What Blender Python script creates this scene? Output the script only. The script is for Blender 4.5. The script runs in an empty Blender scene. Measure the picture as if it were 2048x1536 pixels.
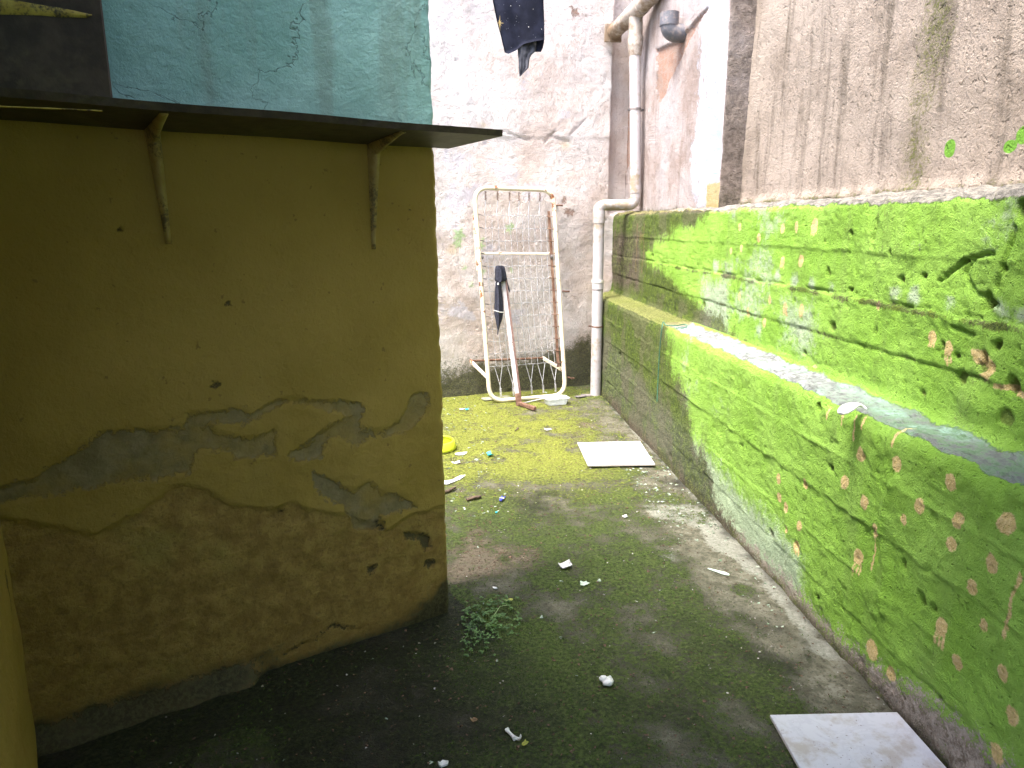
import bpy, math, random
import numpy as np
from mathutils import Vector

# ------------------------------------------------------------------ camera, light, exposure
SC = bpy.context.scene
CAM_H, PITCH, YAW, FPX = 1.5, math.radians(12.6), math.radians(5.35), 1420.0
cd = bpy.data.cameras.new('camera'); cam = bpy.data.objects.new('camera', cd)
SC.collection.objects.link(cam); SC.camera = cam
cam.location = (0, 0, CAM_H); cam.rotation_euler = (math.pi/2 - PITCH, 0, -YAW)
cd.sensor_width = 36; cd.lens = 36*FPX/2048; cd.clip_start = .02; cd.clip_end = 200

SUN_EL, SUN_AZ = math.radians(64), math.radians(236)      # azimuth measured clockwise from +Y (the sun stands behind the left wall)
w = bpy.data.worlds.new('World'); SC.world = w; w.use_nodes = True
wn = w.node_tree; wn.nodes.clear()
sky = wn.nodes.new('ShaderNodeTexSky'); sky.sky_type = 'NISHITA'; sky.sun_disc = False
sky.sun_elevation = SUN_EL; sky.sun_rotation = SUN_AZ; sky.dust_density = 4; sky.air_density = 1.0
bg = wn.nodes.new('ShaderNodeBackground'); bg.inputs['Strength'].default_value = .15
wo = wn.nodes.new('ShaderNodeOutputWorld')
wn.links.new(sky.outputs[0], bg.inputs[0]); wn.links.new(bg.outputs[0], wo.inputs[0])
ld = bpy.data.lights.new('sun', 'SUN'); ld.energy = 1.35; ld.angle = math.radians(22); ld.color = (1, .965, .91)
sun = bpy.data.objects.new('sun', ld); SC.collection.objects.link(sun)
sd = Vector((math.sin(SUN_AZ)*math.cos(SUN_EL), math.cos(SUN_AZ)*math.cos(SUN_EL), math.sin(SUN_EL)))
sun.rotation_euler = (-sd).to_track_quat('-Z', 'Y').to_euler(); sun.location = sd*12
SC.view_settings.view_transform = 'Standard'; SC.view_settings.look = 'None'
SC.view_settings.exposure = 2.62; SC.view_settings.gamma = 1
SC.cycles.max_bounces = 10; SC.cycles.diffuse_bounces = 6

# ------------------------------------------------------------------ measuring rays (surveying the place)
FW = np.array([math.sin(YAW)*math.cos(PITCH), math.cos(YAW)*math.cos(PITCH), -math.sin(PITCH)])
RT = np.array([math.cos(YAW), -math.sin(YAW), 0.]); UP = np.cross(RT, FW); CC = np.array([0, 0, CAM_H])
def ray(u, v): return FW + RT*(u-1024)/FPX - UP*(v-768)/FPX
def onz(u, v, z=0.): d = ray(u, v); return CC + d*(z-CAM_H)/d[2]
def onx(u, v, x): d = ray(u, v); return CC + d*x/d[0]
def ony(u, v, y): d = ray(u, v); return CC + d*y/d[1]
def onpl(u, v, p, n): d = ray(u, v); return CC + d*np.dot(p-CC, n)/np.dot(d, n)

HC = np.array([.003, 2.575, 0.]); HD = np.array([.885, .466, 0.]); HD /= np.linalg.norm(HD)     # house corner, wall direction
HN = np.array([HD[1], -HD[0], 0.])
BC = np.array([0., 6.19, 0.]); BD = np.array([1., .3, 0.]); BD /= np.linalg.norm(BD); BN = np.array([BD[1], -BD[0], 0.])
def hs(u, v, off=0.):
    p = onpl(u, v, HC+HN*off, HN); return (float((p-HC) @ HD), float(p[2]))
def bs(u, v, off=0.):
    p = onpl(u, v, BC+BN*off, BN); return (float((p-BC) @ BD), float(p[2]))

# ------------------------------------------------------------------ numeric noise
def _hash(ix, iy, seed):
    h = (ix.astype(np.int64)*374761393 + iy.astype(np.int64)*668265263 + seed*974634777) & 0xffffffff
    h = ((h ^ (h >> 13))*1274126177) & 0xffffffff
    h = ((h ^ (h >> 15))*2246822519) & 0xffffffff
    return ((h ^ (h >> 16)) & 0xffffff)/float(0x1000000)
def perlin(x, y, seed=0):
    xi = np.floor(x); yi = np.floor(y); fx = x-xi; fy = y-yi
    u = fx*fx*fx*(fx*(fx*6-15)+10); v = fy*fy*fy*(fy*(fy*6-15)+10)
    def g(dx, dy):
        a = _hash(xi+dx, yi+dy, seed)*2*math.pi
        return np.cos(a)*(fx-dx) + np.sin(a)*(fy-dy)
    return ((g(0, 0)*(1-u)+g(1, 0)*u)*(1-v) + (g(0, 1)*(1-u)+g(1, 1)*u)*v)*1.4
def fbm(x, y, sc, seed=0, octv=4, rough=.5):
    s = np.zeros_like(x); a = 1.; tot = 0
    for i in range(octv):
        s += a*perlin(x*sc+17.3*i, y*sc-9.1*i, seed+i*31); tot += a; a *= rough; sc *= 2.03
    return s/tot
def pits(x, y, cell, prob, seed, rmin=.15, rmax=.45, stretch=1.):
    x = x/cell; y = y/cell*stretch; xi = np.floor(x); yi = np.floor(y); out = np.zeros_like(x)
    for dx in (-1, 0, 1):
        for dy in (-1, 0, 1):
            cx = xi+dx; cy = yi+dy
            on = _hash(cx, cy, seed) < prob
            px = cx+_hash(cx, cy, seed+1); py = cy+_hash(cx, cy, seed+2)
            r = rmin+(rmax-rmin)*_hash(cx, cy, seed+3)**2
            d = np.sqrt((x-px)**2+(y-py)**2)/r
            out = np.maximum(out, np.where(on, np.clip(1-d*d, 0, 1), 0))
    return out
def sst(x, a, b):
    t = np.clip((x-a)/(b-a), 0, 1); return t*t*(3-2*t)
def sdpoly(x, y, poly):
    """signed distance to a polygon, positive inside"""
    P = np.array(poly, float); n = len(P)
    lo = P.min(0)-.35; hi = P.max(0)+.35
    sel = (x > lo[0]) & (x < hi[0]) & (y > lo[1]) & (y < hi[1])
    out = np.full(x.shape, -.35); xs = x[sel]; ys = y[sel]
    d = np.full(xs.shape, 1e9); ins = np.zeros(xs.shape, bool)
    for i in range(n):
        ax, ay = P[i]; bx, by = P[(i+1) % n]
        ex, ey = bx-ax, by-ay; L = ex*ex+ey*ey+1e-12
        t = np.clip(((xs-ax)*ex+(ys-ay)*ey)/L, 0, 1)
        d = np.minimum(d, np.hypot(xs-ax-t*ex, ys-ay-t*ey))
        c = ((ay > ys) != (by > ys)) & (xs < (bx-ax)*(ys-ay)/(by-ay+1e-12)+ax)
        ins ^= c
    out[sel] = np.where(ins, d, -d)
    return out
def sdline(x, y, pts):
    out = np.full(x.shape, 1e9)
    for (ax, ay), (bx, by) in zip(pts[:-1], pts[1:]):
        ex, ey = bx-ax, by-ay; L = ex*ex+ey*ey+1e-12
        t = np.clip(((x-ax)*ex+(y-ay)*ey)/L, 0, 1)
        out = np.minimum(out, np.hypot(x-ax-t*ex, y-ay-t*ey))
    return out

# ------------------------------------------------------------------ node materials
class G:
    def __init__(s, name):
        s.mat = bpy.data.materials.new(name); s.mat.use_nodes = True
        s.nt = s.mat.node_tree; s.nt.nodes.clear()
        s.o = s.nt.nodes.new('ShaderNodeOutputMaterial'); s.b = s.nt.nodes.new('ShaderNodeBsdfPrincipled')
        s.nt.links.new(s.b.outputs[0], s.o.inputs[0])
        s.co = s.nt.nodes.new('ShaderNodeTexCoord').outputs['Object']
    def n(s, t, **k):
        x = s.nt.nodes.new(t)
        for a, v in k.items(): setattr(x, a, v)
        return x
    def set(s, sock, v):
        if isinstance(v, bpy.types.NodeSocket): s.nt.links.new(v, sock)
        elif isinstance(v, (tuple, list)) and len(v) == 3 and sock.type == 'RGBA': sock.default_value = (*v, 1)
        else: sock.default_value = v
    def attr(s, name): return s.n('ShaderNodeAttribute', attribute_name=name).outputs['Fac']
    def vec(s, sc, loc=(0, 0, 0)):
        m = s.n('ShaderNodeMapping'); s.set(m.inputs[0], s.co); m.inputs['Scale'].default_value = sc; m.inputs['Location'].default_value = loc
        return m.outputs[0]
    def noise(s, scale, detail=5, rough=.6, vec=None, dist=0., loc=None):
        x = s.n('ShaderNodeTexNoise'); s.set(x.inputs['Vector'], vec if vec is not None else (s.vec((1, 1, 1), loc) if loc else s.co))
        x.inputs['Scale'].default_value = scale; x.inputs['Detail'].default_value = detail
        x.inputs['Roughness'].default_value = rough; x.inputs['Distortion'].default_value = dist
        return x.outputs['Fac']
    def voro(s, scale, feat='F1', vec=None, out='Distance', rnd=1.):
        x = s.n('ShaderNodeTexVoronoi', feature=feat); s.set(x.inputs['Vector'], vec if vec is not None else s.co)
        x.inputs['Scale'].default_value = scale; x.inputs['Randomness'].default_value = rnd
        return x.outputs[out]
    def rng(s, v, a, b, c=0., d=1., smooth=True):
        x = s.n('ShaderNodeMapRange'); x.interpolation_type = 'SMOOTHSTEP' if smooth else 'LINEAR'
        s.set(x.inputs[0], v)
        for i, q in enumerate((a, b, c, d)): x.inputs[i+1].default_value = q
        return x.outputs[0]
    def m(s, op, a, b=0., c=0.):
        x = s.n('ShaderNodeMath', operation=op); s.set(x.inputs[0], a); s.set(x.inputs[1], b)
        if op == 'MULTIPLY_ADD': s.set(x.inputs[2], c)
        return x.outputs[0]
    def add(s, *v):
        r = v[0]
        for q in v[1:]: r = s.m('ADD', r, q)
        return r
    def mul(s, *v):
        r = v[0]
        for q in v[1:]: r = s.m('MULTIPLY', r, q)
        return r
    def mix(s, f, a, b, mode='MIX'):
        x = s.n('ShaderNodeMix', data_type='RGBA', blend_type=mode); s.set(x.inputs[0], f); s.set(x.inputs[6], a); s.set(x.inputs[7], b)
        return x.outputs[2]
    def bump(s, h, dist, strength=1., normal=None):
        x = s.n('ShaderNodeBump'); x.inputs['Strength'].default_value = strength; x.inputs['Distance'].default_value = dist
        s.set(x.inputs['Height'], h)
        if normal is not None: s.set(x.inputs['Normal'], normal)
        return x.outputs[0]
    def sep(s, ax):
        x = s.n('ShaderNodeSeparateXYZ'); s.set(x.inputs[0], s.co); return x.outputs[ax]
    def done(s, col, rough=.9, normal=None, metal=0., spec=.3, **k):
        s.set(s.b.inputs['Base Color'], col); s.set(s.b.inputs['Roughness'], rough); s.b.inputs['Metallic'].default_value = metal
        s.b.inputs['Specular IOR Level'].default_value = spec
        if normal is not None: s.set(s.b.inputs['Normal'], normal)
        for a, v in k.items(): s.set(s.b.inputs[a.replace('_', ' ')], v)
        return s.mat

# ------------------------------------------------------------------ objects
def link(o): SC.collection.objects.link(o); return o
def tag(o, label=None, cat=None, group=None, kind=None):
    if label: o['label'] = label
    if cat: o['category'] = cat
    if group: o['group'] = group
    if kind: o['kind'] = kind
    elif cat: o['kind'] = 'thing'
    return o
def thing(name, label, cat, loc, group=None):
    o = bpy.data.objects.new(name, None); o.empty_display_size = .1; o.location = loc; link(o)
    return tag(o, label, cat, group)

def sheet(name, P, mat, thick, ndir, attrs=None, parent=None, smooth=True):
    """a dense relief surface P[r,c,3] with a solid body behind it, one mesh"""
    R, Cn, _ = P.shape; V = P.reshape(-1, 3)
    idx = np.arange(R*Cn).reshape(R, Cn)
    q = np.stack([idx[:-1, :-1], idx[:-1, 1:], idx[1:, 1:], idx[1:, :-1]], -1).reshape(-1, 4)
    loop = np.concatenate([idx[0, :], idx[1:, -1], idx[-1, -2::-1], idx[-2:0:-1, 0]])
    nd = np.array(ndir, float)
    back = V[loop] + nd*thick
    nb = len(loop); bi = np.arange(nb) + R*Cn
    sq = np.stack([loop, bi, np.roll(bi, -1), np.roll(loop, -1)], -1)
    cen = back.mean(0)[None]; ci = R*Cn+nb
    tri = np.stack([bi, np.full(nb, ci), np.roll(bi, -1)], -1)
    V2 = np.concatenate([V, back, cen])
    q2 = np.concatenate([q, sq]); nl = len(q2)*4+len(tri)*3
    me = bpy.data.meshes.new(name)
    me.vertices.add(len(V2)); me.vertices.foreach_set('co', V2.astype(np.float32).ravel())
    me.loops.add(nl); me.loops.foreach_set('vertex_index', np.concatenate([q2.ravel(), tri.ravel()]).astype(np.int32))
    me.polygons.add(len(q2)+len(tri))
    st = np.concatenate([np.arange(len(q2))*4, len(q2)*4+np.arange(len(tri))*3]).astype(np.int32)
    me.polygons.foreach_set('loop_start', st)
    sm = np.concatenate([np.ones(len(q), bool), np.zeros(len(sq)+len(tri), bool)]) if smooth else np.zeros(len(q2)+len(tri), bool)
    me.update(calc_edges=True)
    me.polygons.foreach_set('use_smooth', sm)
    for k, a in (attrs or {}).items():
        at = me.attributes.new(k, 'FLOAT', 'POINT')
        full = np.concatenate([a.ravel(), a.ravel()[loop], [0.]]).astype(np.float32)
        at.data.foreach_set('value', full)
    me.validate(); me.materials.append(mat)
    o = bpy.data.objects.new(name, me); link(o)
    if parent is not None: o.parent = parent; o.matrix_parent_inverse = parent.matrix_world.inverted()
    return o

class MB:
    def __init__(s): s.v = []; s.f = []; s.s = []
    def add(s, vs, fs, smooth=False):
        o = len(s.v); s.v += [tuple(map(float, p)) for p in vs]
        s.f += [tuple(i+o for i in f) for f in fs]; s.s += [smooth]*len(fs); return s
    def box(s, c, size, ax=None, bev=.0):
        """box with axes ax (3 unit vectors) and small chamfers"""
        ax = np.eye(3) if ax is None else np.array(ax, float); c = np.array(c, float); h = np.array(size, float)/2
        b = min(bev, h.min()*.8)
        if b <= 0:
            vs = [c+ax.T @ (h*np.array(k)) for k in ((-1,-1,-1),(1,-1,-1),(1,1,-1),(-1,1,-1),(-1,-1,1),(1,-1,1),(1,1,1),(-1,1,1))]
            return s.add(vs, [(0,3,2,1),(4,5,6,7),(0,1,5,4),(1,2,6,5),(2,3,7,6),(3,0,4,7)])
        vs = []
        for sx in (-1, 1):
            for sy in (-1, 1):
                for sz in (-1, 1):
                    sg = np.array((sx, sy, sz))
                    for k in range(3):
                        q = h-b; q = q.copy(); q[k] = h[k]; vs.append(c+ax.T @ (q*sg))
        def I(x, y, z, k): return (((x > 0)*2+(y > 0))*2+(z > 0))*3+k
        fs = []
        for k in range(3):
            for sg in (-1, 1):
                a, bb = [i for i in range(3) if i != k]
                r = []
                for (p, q) in ((-1,-1),(1,-1),(1,1),(-1,1)):
                    t = [0]*3; t[k] = sg; t[a] = p; t[bb] = q; r.append(I(*t, k))
                if (sg < 0) != (k == 1): r = r[::-1]
                fs.append(tuple(r))
        for k in range(3):
            a, bb = [i for i in range(3) if i != k]
            for p in (-1, 1):
                for q in (-1, 1):
                    t0 = [0]*3; t0[a] = p; t0[bb] = q; t1 = t0[:]; t0[k] = -1; t1[k] = 1
                    fs.append((I(*t0, a), I(*t1, a), I(*t1, bb), I(*t0, bb)))
        for x in (-1, 1):
            for y in (-1, 1):
                for z in (-1, 1): fs.append((I(x,y,z,0), I(x,y,z,1), I(x,y,z,2)))
        return s.add(vs, fs)
    def tube(s, pts, r, n=10, cap=True, closed=False, smooth=True):
        P = [np.array(p, float) for p in pts]; m = len(P)
        rr = [r]*m if not hasattr(r, '__len__') else list(r)
        T = []
        for i in range(m):
            a = P[(i-1) % m] if (closed or i > 0) else P[i]; b = P[(i+1) % m] if (closed or i < m-1) else P[i]
            t = b-a; T.append(t/(np.linalg.norm(t)+1e-12))
        u = np.cross(T[0], (0, 0, 1.)); u = u if np.linalg.norm(u) > .1 else np.cross(T[0], (1., 0, 0)); u /= np.linalg.norm(u)
        vs = []
        for i in range(m):
            u = u-T[i]*(u @ T[i]); u /= np.linalg.norm(u); w_ = np.cross(T[i], u)
            for k in range(n):
                a = 2*math.pi*k/n; vs.append(P[i]+(u*math.cos(a)+w_*math.sin(a))*rr[i])
        fs = []
        for i in range(m if closed else m-1):
            j = (i+1) % m
            for k in range(n): fs.append((i*n+k, i*n+(k+1) % n, j*n+(k+1) % n, j*n+k))
        s.add(vs, fs, smooth)
        if cap and not closed:
            s.add(vs[:n], [tuple(range(n))[::-1]]); s.add(vs[-n:], [tuple(range(n))])
        return s
    def rtube(s, pts, r, rad, n=10, seg=6, closed=False, cap=True):
        return s.tube(rounded(pts, rad, seg, closed), r, n, cap, closed)
    def blob(s, c, size, seed=0, amp=.25, nu=14, nv=9, flat=0.):
        rd = np.random.RandomState(seed); ph = rd.rand(6)*6.28; vs = []
        for j in range(nv+1):
            th = math.pi*j/nv
            for i in range(nu):
                a = 2*math.pi*i/nu
                k = 1+amp*(math.sin(2*a+ph[0])*.5*math.sin(th)+math.sin(3*a+ph[1]+2*th)*.4*math.sin(th)+math.sin(5*a+ph[2]+3*th)*.25*math.sin(th)+math.sin(3*th+ph[3])*.3)
                vs.append((c[0]+size[0]*k*math.sin(th)*math.cos(a), c[1]+size[1]*k*math.sin(th)*math.sin(a), max(c[2]+size[2]*k*math.cos(th), flat)))
        fs = [(j*nu+i, (j+1)*nu+i, (j+1)*nu+(i+1) % nu, j*nu+(i+1) % nu) for j in range(nv) for i in range(nu)]
        return s.add(vs, fs, True)
    def flake(s, poly, z, th=.003, curl=0., n=1):
        """thin solid piece from an outline on the ground, curled"""
        c = np.mean(poly, 0); P = [np.array(p, float) for p in poly]; R = max(np.linalg.norm(p-c) for p in P)
        top = []; bot = []
        for p in P:
            h = curl*(np.linalg.norm(p-c)/R)**2*(1+.5*math.sin(3*math.atan2(*(p-c))))
            top.append((p[0], p[1], z+th+abs(h))); bot.append((p[0], p[1], z+abs(h)))
        m = len(P); vs = top+bot+[(c[0], c[1], z+th), (c[0], c[1], z)]
        fs = [(i, (i+1) % m, 2*m) for i in range(m)]+[(m+(i+1) % m, m+i, 2*m+1) for i in range(m)]+[(i, m+i, m+(i+1) % m, (i+1) % m) for i in range(m)]
        return s.add(vs, fs)
    def build(s, name, mat, parent=None, base=None):
        base = np.array(parent.matrix_world.translation if parent is not None and base is None else (base if base is not None else (0, 0, 0)), float)
        me = bpy.data.meshes.new(name)
        me.from_pydata([tuple(np.array(p)-base) for p in s.v], [], s.f); me.update()
        me.polygons.foreach_set('use_smooth', s.s); me.materials.append(mat)
        o = bpy.data.objects.new(name, me); link(o)
        if parent is not None: o.parent = parent
        else: o.location = tuple(base)
        return o
def rounded(pts, rad, seg=6, closed=False):
    P = [np.array(p, float) for p in pts]; out = []; m = len(P)
    for i in range(m):
        if not closed and i in (0, m-1): out.append(P[i]); continue
        a, b, c = P[i-1], P[i], P[(i+1) % m]
        u = a-b; v = c-b; lu = np.linalg.norm(u); lv = np.linalg.norm(v); r = min(rad, lu*.49, lv*.49); u /= lu; v /= lv
        for k in range(seg+1):
            t = k/seg; out.append((1-t)**2*(b+u*r)+2*t*(1-t)*b+t*t*(b+v*r))
    return out

def place(parent):
    bpy.context.view_layer.update()

rng = np.random.RandomState(7); random.seed(7)

# ------------------------------------------------------------------ structure materials
def mat_retaining():
    g = G('painted_concrete')
    moss, bare, cap, pale, dot, deep = (g.attr(k) for k in ('moss', 'bare', 'cap', 'pale', 'dot', 'deep'))
    n1 = g.noise(3.2, 6, .6); n2 = g.noise(26, 6, .68); n3 = g.noise(110, 5, .7); st = g.noise(5, 5, .6, g.vec((1.6, 1.6, .35)))
    green = g.mix(g.rng(n1, .35, .68), (.245, .455, .052), (.32, .55, .088))
    green = g.mix(g.mul(g.rng(st, .5, .72), .5), green, (.27, .43, .09))
    green = g.mix(g.mul(g.rng(n2, .58, .78), .30), green, (.40, .58, .20))
    green = g.mix(g.mul(g.rng(n3, .42, .30), .25), green, (.10, .20, .025))
    green = g.mix(g.mul(g.rng(g.noise(75, 2, .5), .35, .27), .4), green, (.08, .14, .02))
    # limewash rubbed off, with a lit mid-wall band put into the colour
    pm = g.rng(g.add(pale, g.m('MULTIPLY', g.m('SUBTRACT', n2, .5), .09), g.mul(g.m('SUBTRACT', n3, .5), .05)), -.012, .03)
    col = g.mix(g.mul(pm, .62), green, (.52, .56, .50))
    # unpainted concrete
    conc = g.mix(g.rng(n2, .35, .68), (.16, .12, .085), (.48, .40, .34))
    conc = g.mix(g.mul(g.rng(n3, .45, .7), .6), conc, (.58, .52, .46))
    bm = g.rng(g.add(bare, g.mul(g.m('SUBTRACT', n2, .5), .22), g.mul(g.m('SUBTRACT', n3, .5), .22)), -.03, .03)
    col = g.mix(bm, col, conc)
    # cap and ledge of weathered cement
    zc = g.rng(g.sep(2), 1.3, 1.4)
    cem = g.mix(g.rng(n2, .38, .62), g.mix(zc, (.15, .16, .15), (.13, .12, .105)), g.mix(zc, (.29, .30, .30), (.30, .275, .235)))
    cem = g.mix(g.mul(g.rng(n1, .5, .66), g.m('SUBTRACT', 1., zc), .55), cem, (.36, .60, .46))
    cem = g.mix(g.mul(g.rng(g.noise(60, 4, .6, g.vec((1, .35, 1))), .46, .34), .7), cem, (.09, .085, .08))
    cem = g.mix(g.mul(g.rng(g.sep(1), 2.9, 1.9), g.m('SUBTRACT', 1., zc), g.rng(n2, .40, .58), .75), cem, (.10, .20, .08))
    cm = g.rng(g.add(cap, g.mul(g.m('SUBTRACT', n2, .5), .03), g.mul(g.m('SUBTRACT', n3, .5), .03)), -.004, .006)
    col = g.mix(cm, col, cem)
    # ochre dabs with drips
    dm = g.rng(g.add(dot, g.mul(g.m('SUBTRACT', n2, .5), .012), g.mul(g.m('SUBTRACT', n3, .5), .016)), -.004, .001)
    dcol = g.mix(g.rng(n3, .4, .66), (.72, .50, .21), (.82, .64, .33))
    col = g.mix(g.mul(dm, g.rng(n3, .25, .5, .55, .95)), col, dcol)
    # moss and black mould
    mn = g.add(moss, g.mul(g.m('SUBTRACT', n2, .5), 1.0), g.mul(g.m('SUBTRACT', n3, .5), 1.3), g.mul(g.m('SUBTRACT', st, .5), .9))
    mcol = g.mix(g.rng(n3, .38, .64), (.014, .017, .005), (.14, .18, .02))
    mcol = g.mix(g.mul(g.rng(n2, .54, .42), .8), mcol, (.028, .026, .014))
    mcol = g.mix(g.mul(g.rng(n1, .46, .56), .85), mcol, g.mix(g.rng(n3, .35, .65), (.030, .024, .014), (.13, .10, .068)))
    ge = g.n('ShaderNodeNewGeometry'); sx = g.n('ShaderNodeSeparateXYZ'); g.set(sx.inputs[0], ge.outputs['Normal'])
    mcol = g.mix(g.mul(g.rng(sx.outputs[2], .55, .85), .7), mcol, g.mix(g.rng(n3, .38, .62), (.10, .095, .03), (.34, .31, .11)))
    col = g.mix(g.mul(g.rng(mn, -.12, .28), .88), col, mcol)
    col = g.mix(g.mul(g.rng(deep, .25, .8), .55), col, (.10, .075, .03))
    h = g.add(g.mul(n2, .5), g.mul(n3, 1.0), g.mul(g.noise(190, 3, .7), .8), g.mul(g.rng(g.noise(75, 2, .5), .38, .28), -.7))
    h = g.mul(h, g.rng(cm, 0, 1, 1, .45))
    return g.done(col, .85, g.bump(h, .016, 1.), spec=.25)

def mat_render(name, base, dark, light, rgh=1., streak=.5, stain=(.12, .10, .08), vscale=1., wash=(.62, .66, .76)):
    g = G(name)
    brick, pat, moss = g.attr('brick'), g.attr('patch'), g.attr('moss')
    n1 = g.noise(1.7, 6, .62); n2 = g.noise(20, 6, .7); n3 = g.noise(95*vscale, 5, .72); st = g.noise(7, 5, .62, g.vec((1.5, 1.5, .16)))
    col = g.mix(g.rng(n1, .36, .66), base, light)
    col = g.mix(g.mul(g.rng(n1, .50, .34), .8), col, dark)
    col = g.mix(g.mul(g.rng(st, .50, .70), streak), col, stain)
    col = g.mix(g.mul(g.rng(n2, .47, .33), .38), col, dark)
    col = g.mix(g.mul(g.rng(n3, .44, .32), .5*rgh), col, stain)
    col = g.mix(g.mul(g.rng(n3, .56, .70), .5*rgh), col, light)
    pm = g.rng(g.add(pat, g.mul(g.m('SUBTRACT', n2, .5), .10), g.mul(g.m('SUBTRACT', n3, .5), .05)), -.01, .02)
    col = g.mix(g.mul(pm, .85), col, wash)
    # brick showing through
    w_ = g.n('ShaderNodeTexBrick'); m_ = g.n('ShaderNodeMapping'); g.set(m_.inputs[0], g.co); m_.inputs['Rotation'].default_value = (math.pi/2, 0, math.pi/2)
    g.set(w_.inputs[0], m_.outputs[0]); w_.inputs['Scale'].default_value = 5; w_.inputs['Color1'].default_value = (.40, .15, .08, 1); w_.inputs['Color2'].default_value = (.50, .22, .13, 1); w_.inputs['Mortar'].default_value = (.45, .36, .3, 1)
    bm = g.rng(g.add(brick, g.mul(g.m('SUBTRACT', n2, .5), .14), g.mul(g.m('SUBTRACT', n3, .5), .06)), -.008, .008)
    bcol = g.mix(g.rng(n2, .35, .60, .55, 1.), w_.outputs[0], (.44, .33, .28))
    bcol = g.mix(g.mul(g.rng(g.noise(60, 4, .6, g.vec((1, 1, 5))), .5, .65), .5), bcol, (.30, .12, .07))
    col = g.mix(bm, col, bcol)
    mn = g.add(moss, g.mul(g.m('SUBTRACT', n2, .5), .8), g.mul(g.m('SUBTRACT', n3, .5), 1.1))
    mcol = g.mix(g.rng(n3, .40, .66), (.028, .030, .012), (.14, .15, .035))
    col = g.mix(g.mul(g.rng(mn, -.12, .3), .92), col, mcol)
    vn = g.noise(150*vscale, 3, .7, loc=(1, 1, 1))
    cr = g.rng(g.noise(2.6, 7, .62, dist=.6, loc=(3, 3, 3)), .4975, .5025)
    crk = g.mul(cr, g.m('SUBTRACT', 1., cr), 4.)
    col = g.mix(g.mul(crk, g.rng(n1, .48, .6), .55), col, stain)
    h = g.add(g.mul(n2, .45), g.mul(n3, .9), g.mul(vn, 1.*rgh), g.mul(g.rng(g.noise(42*vscale, 2, .5), .40, .30), -.55), g.mul(bm, -.8), g.mul(crk, -.35))
    return g.done(col, .93, g.bump(h, .012*rgh+.003, 1.), spec=.15)

def mat_house():
    g = G('old_house_paint')
    grey, low, dark_mask, cy, mos = (g.attr(k) for k in ('grey', 'low', 'dark_mask', 'cyan', 'stain'))
    n1 = g.noise(2.3, 6, .6); n2 = g.noise(17, 6, .66); n3 = g.noise(80, 5, .7); st = g.noise(9, 4, .6, g.vec((1.3, 1.3, .14)))
    yel = g.mix(g.rng(n1, .35, .66), (.30, .205, .042), (.355, .245, .058))
    yel = g.mix(g.mul(g.rng(n2, .56, .75), .25), yel, (.30, .19, .03))
    yel = g.mix(g.mul(g.rng(g.noise(38, 3, .5, loc=(4, 1, 2)), .68, .74), .6), yel, (.16, .10, .03))
    lowc = g.mix(g.rng(n2, .36, .66), (.24, .148, .038), (.35, .232, .062))
    lowc = g.mix(g.mul(g.rng(n1, .5, .64), .65), lowc, (.30, .24, .06))
    lowc = g.mix(g.mul(g.rng(n3, .5, .36), .45), lowc, (.15, .095, .03))
    lm = g.rng(g.add(low, g.mul(g.m('SUBTRACT', n2, .5), .09), g.mul(g.m('SUBTRACT', n3, .5), .03)), -.006, .012)
    col = g.mix(lm, yel, lowc)
    gm = g.rng(g.add(grey, g.mul(g.m('SUBTRACT', n2, .5), .085), g.mul(g.m('SUBTRACT', n3, .5), .05)), -.004, .010)
    gcol = g.mix(g.rng(n2, .38, .64), (.155, .13, .072), (.24, .20, .115))
    col = g.mix(g.mul(gm, g.rng(g.noise(4, 5, .65, loc=(6, 2, 3)), .36, .60, .35, .85)), col, gcol)
    cyc = g.mix(g.rng(n1, .34, .66), (.20, .40, .35), (.30, .53, .48))
    cyc = g.mix(g.mul(g.rng(st, .47, .66), .62), cyc, (.20, .31, .26))
    cyc = g.mix(g.mul(g.rng(n3, .40, .28), .5), cyc, (.07, .16, .14))
    crk = g.rng(g.noise(1.9, 7, .6, dist=.5, loc=(9, 4, 1)), .4970, .5030); crk = g.mul(crk, g.m('SUBTRACT', 1., crk), 4.)
    cyc = g.mix(g.mul(crk, .6), cyc, (.08, .14, .12))
    cm = g.rng(g.add(cy, g.mul(g.m('SUBTRACT', n3, .5), .01)), -.003, .003)
    col = g.mix(cm, col, cyc)
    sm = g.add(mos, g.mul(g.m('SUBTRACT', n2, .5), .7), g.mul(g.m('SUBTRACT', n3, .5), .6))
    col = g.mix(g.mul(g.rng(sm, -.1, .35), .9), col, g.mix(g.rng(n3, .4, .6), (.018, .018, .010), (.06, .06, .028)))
    dm = g.rng(g.add(dark_mask, g.mul(g.m('SUBTRACT', n2, .5), .07), g.mul(g.m('SUBTRACT', n3, .5), .07)), -.004, .010)
    col = g.mix(g.mul(dm, .8), col, (.035, .035, .025))
    h = g.add(g.mul(n2, .8), g.mul(n3, .4), g.mul(gm, -.5), g.mul(lm, -.4), g.mul(dm, -.5), g.mul(g.mul(crk, cm), -.25))
    return g.done(col, g.mix(gm, (.62, .62, .62), (.95, .95, .95)), g.bump(h, .0075, 1.), spec=.3)

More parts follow.
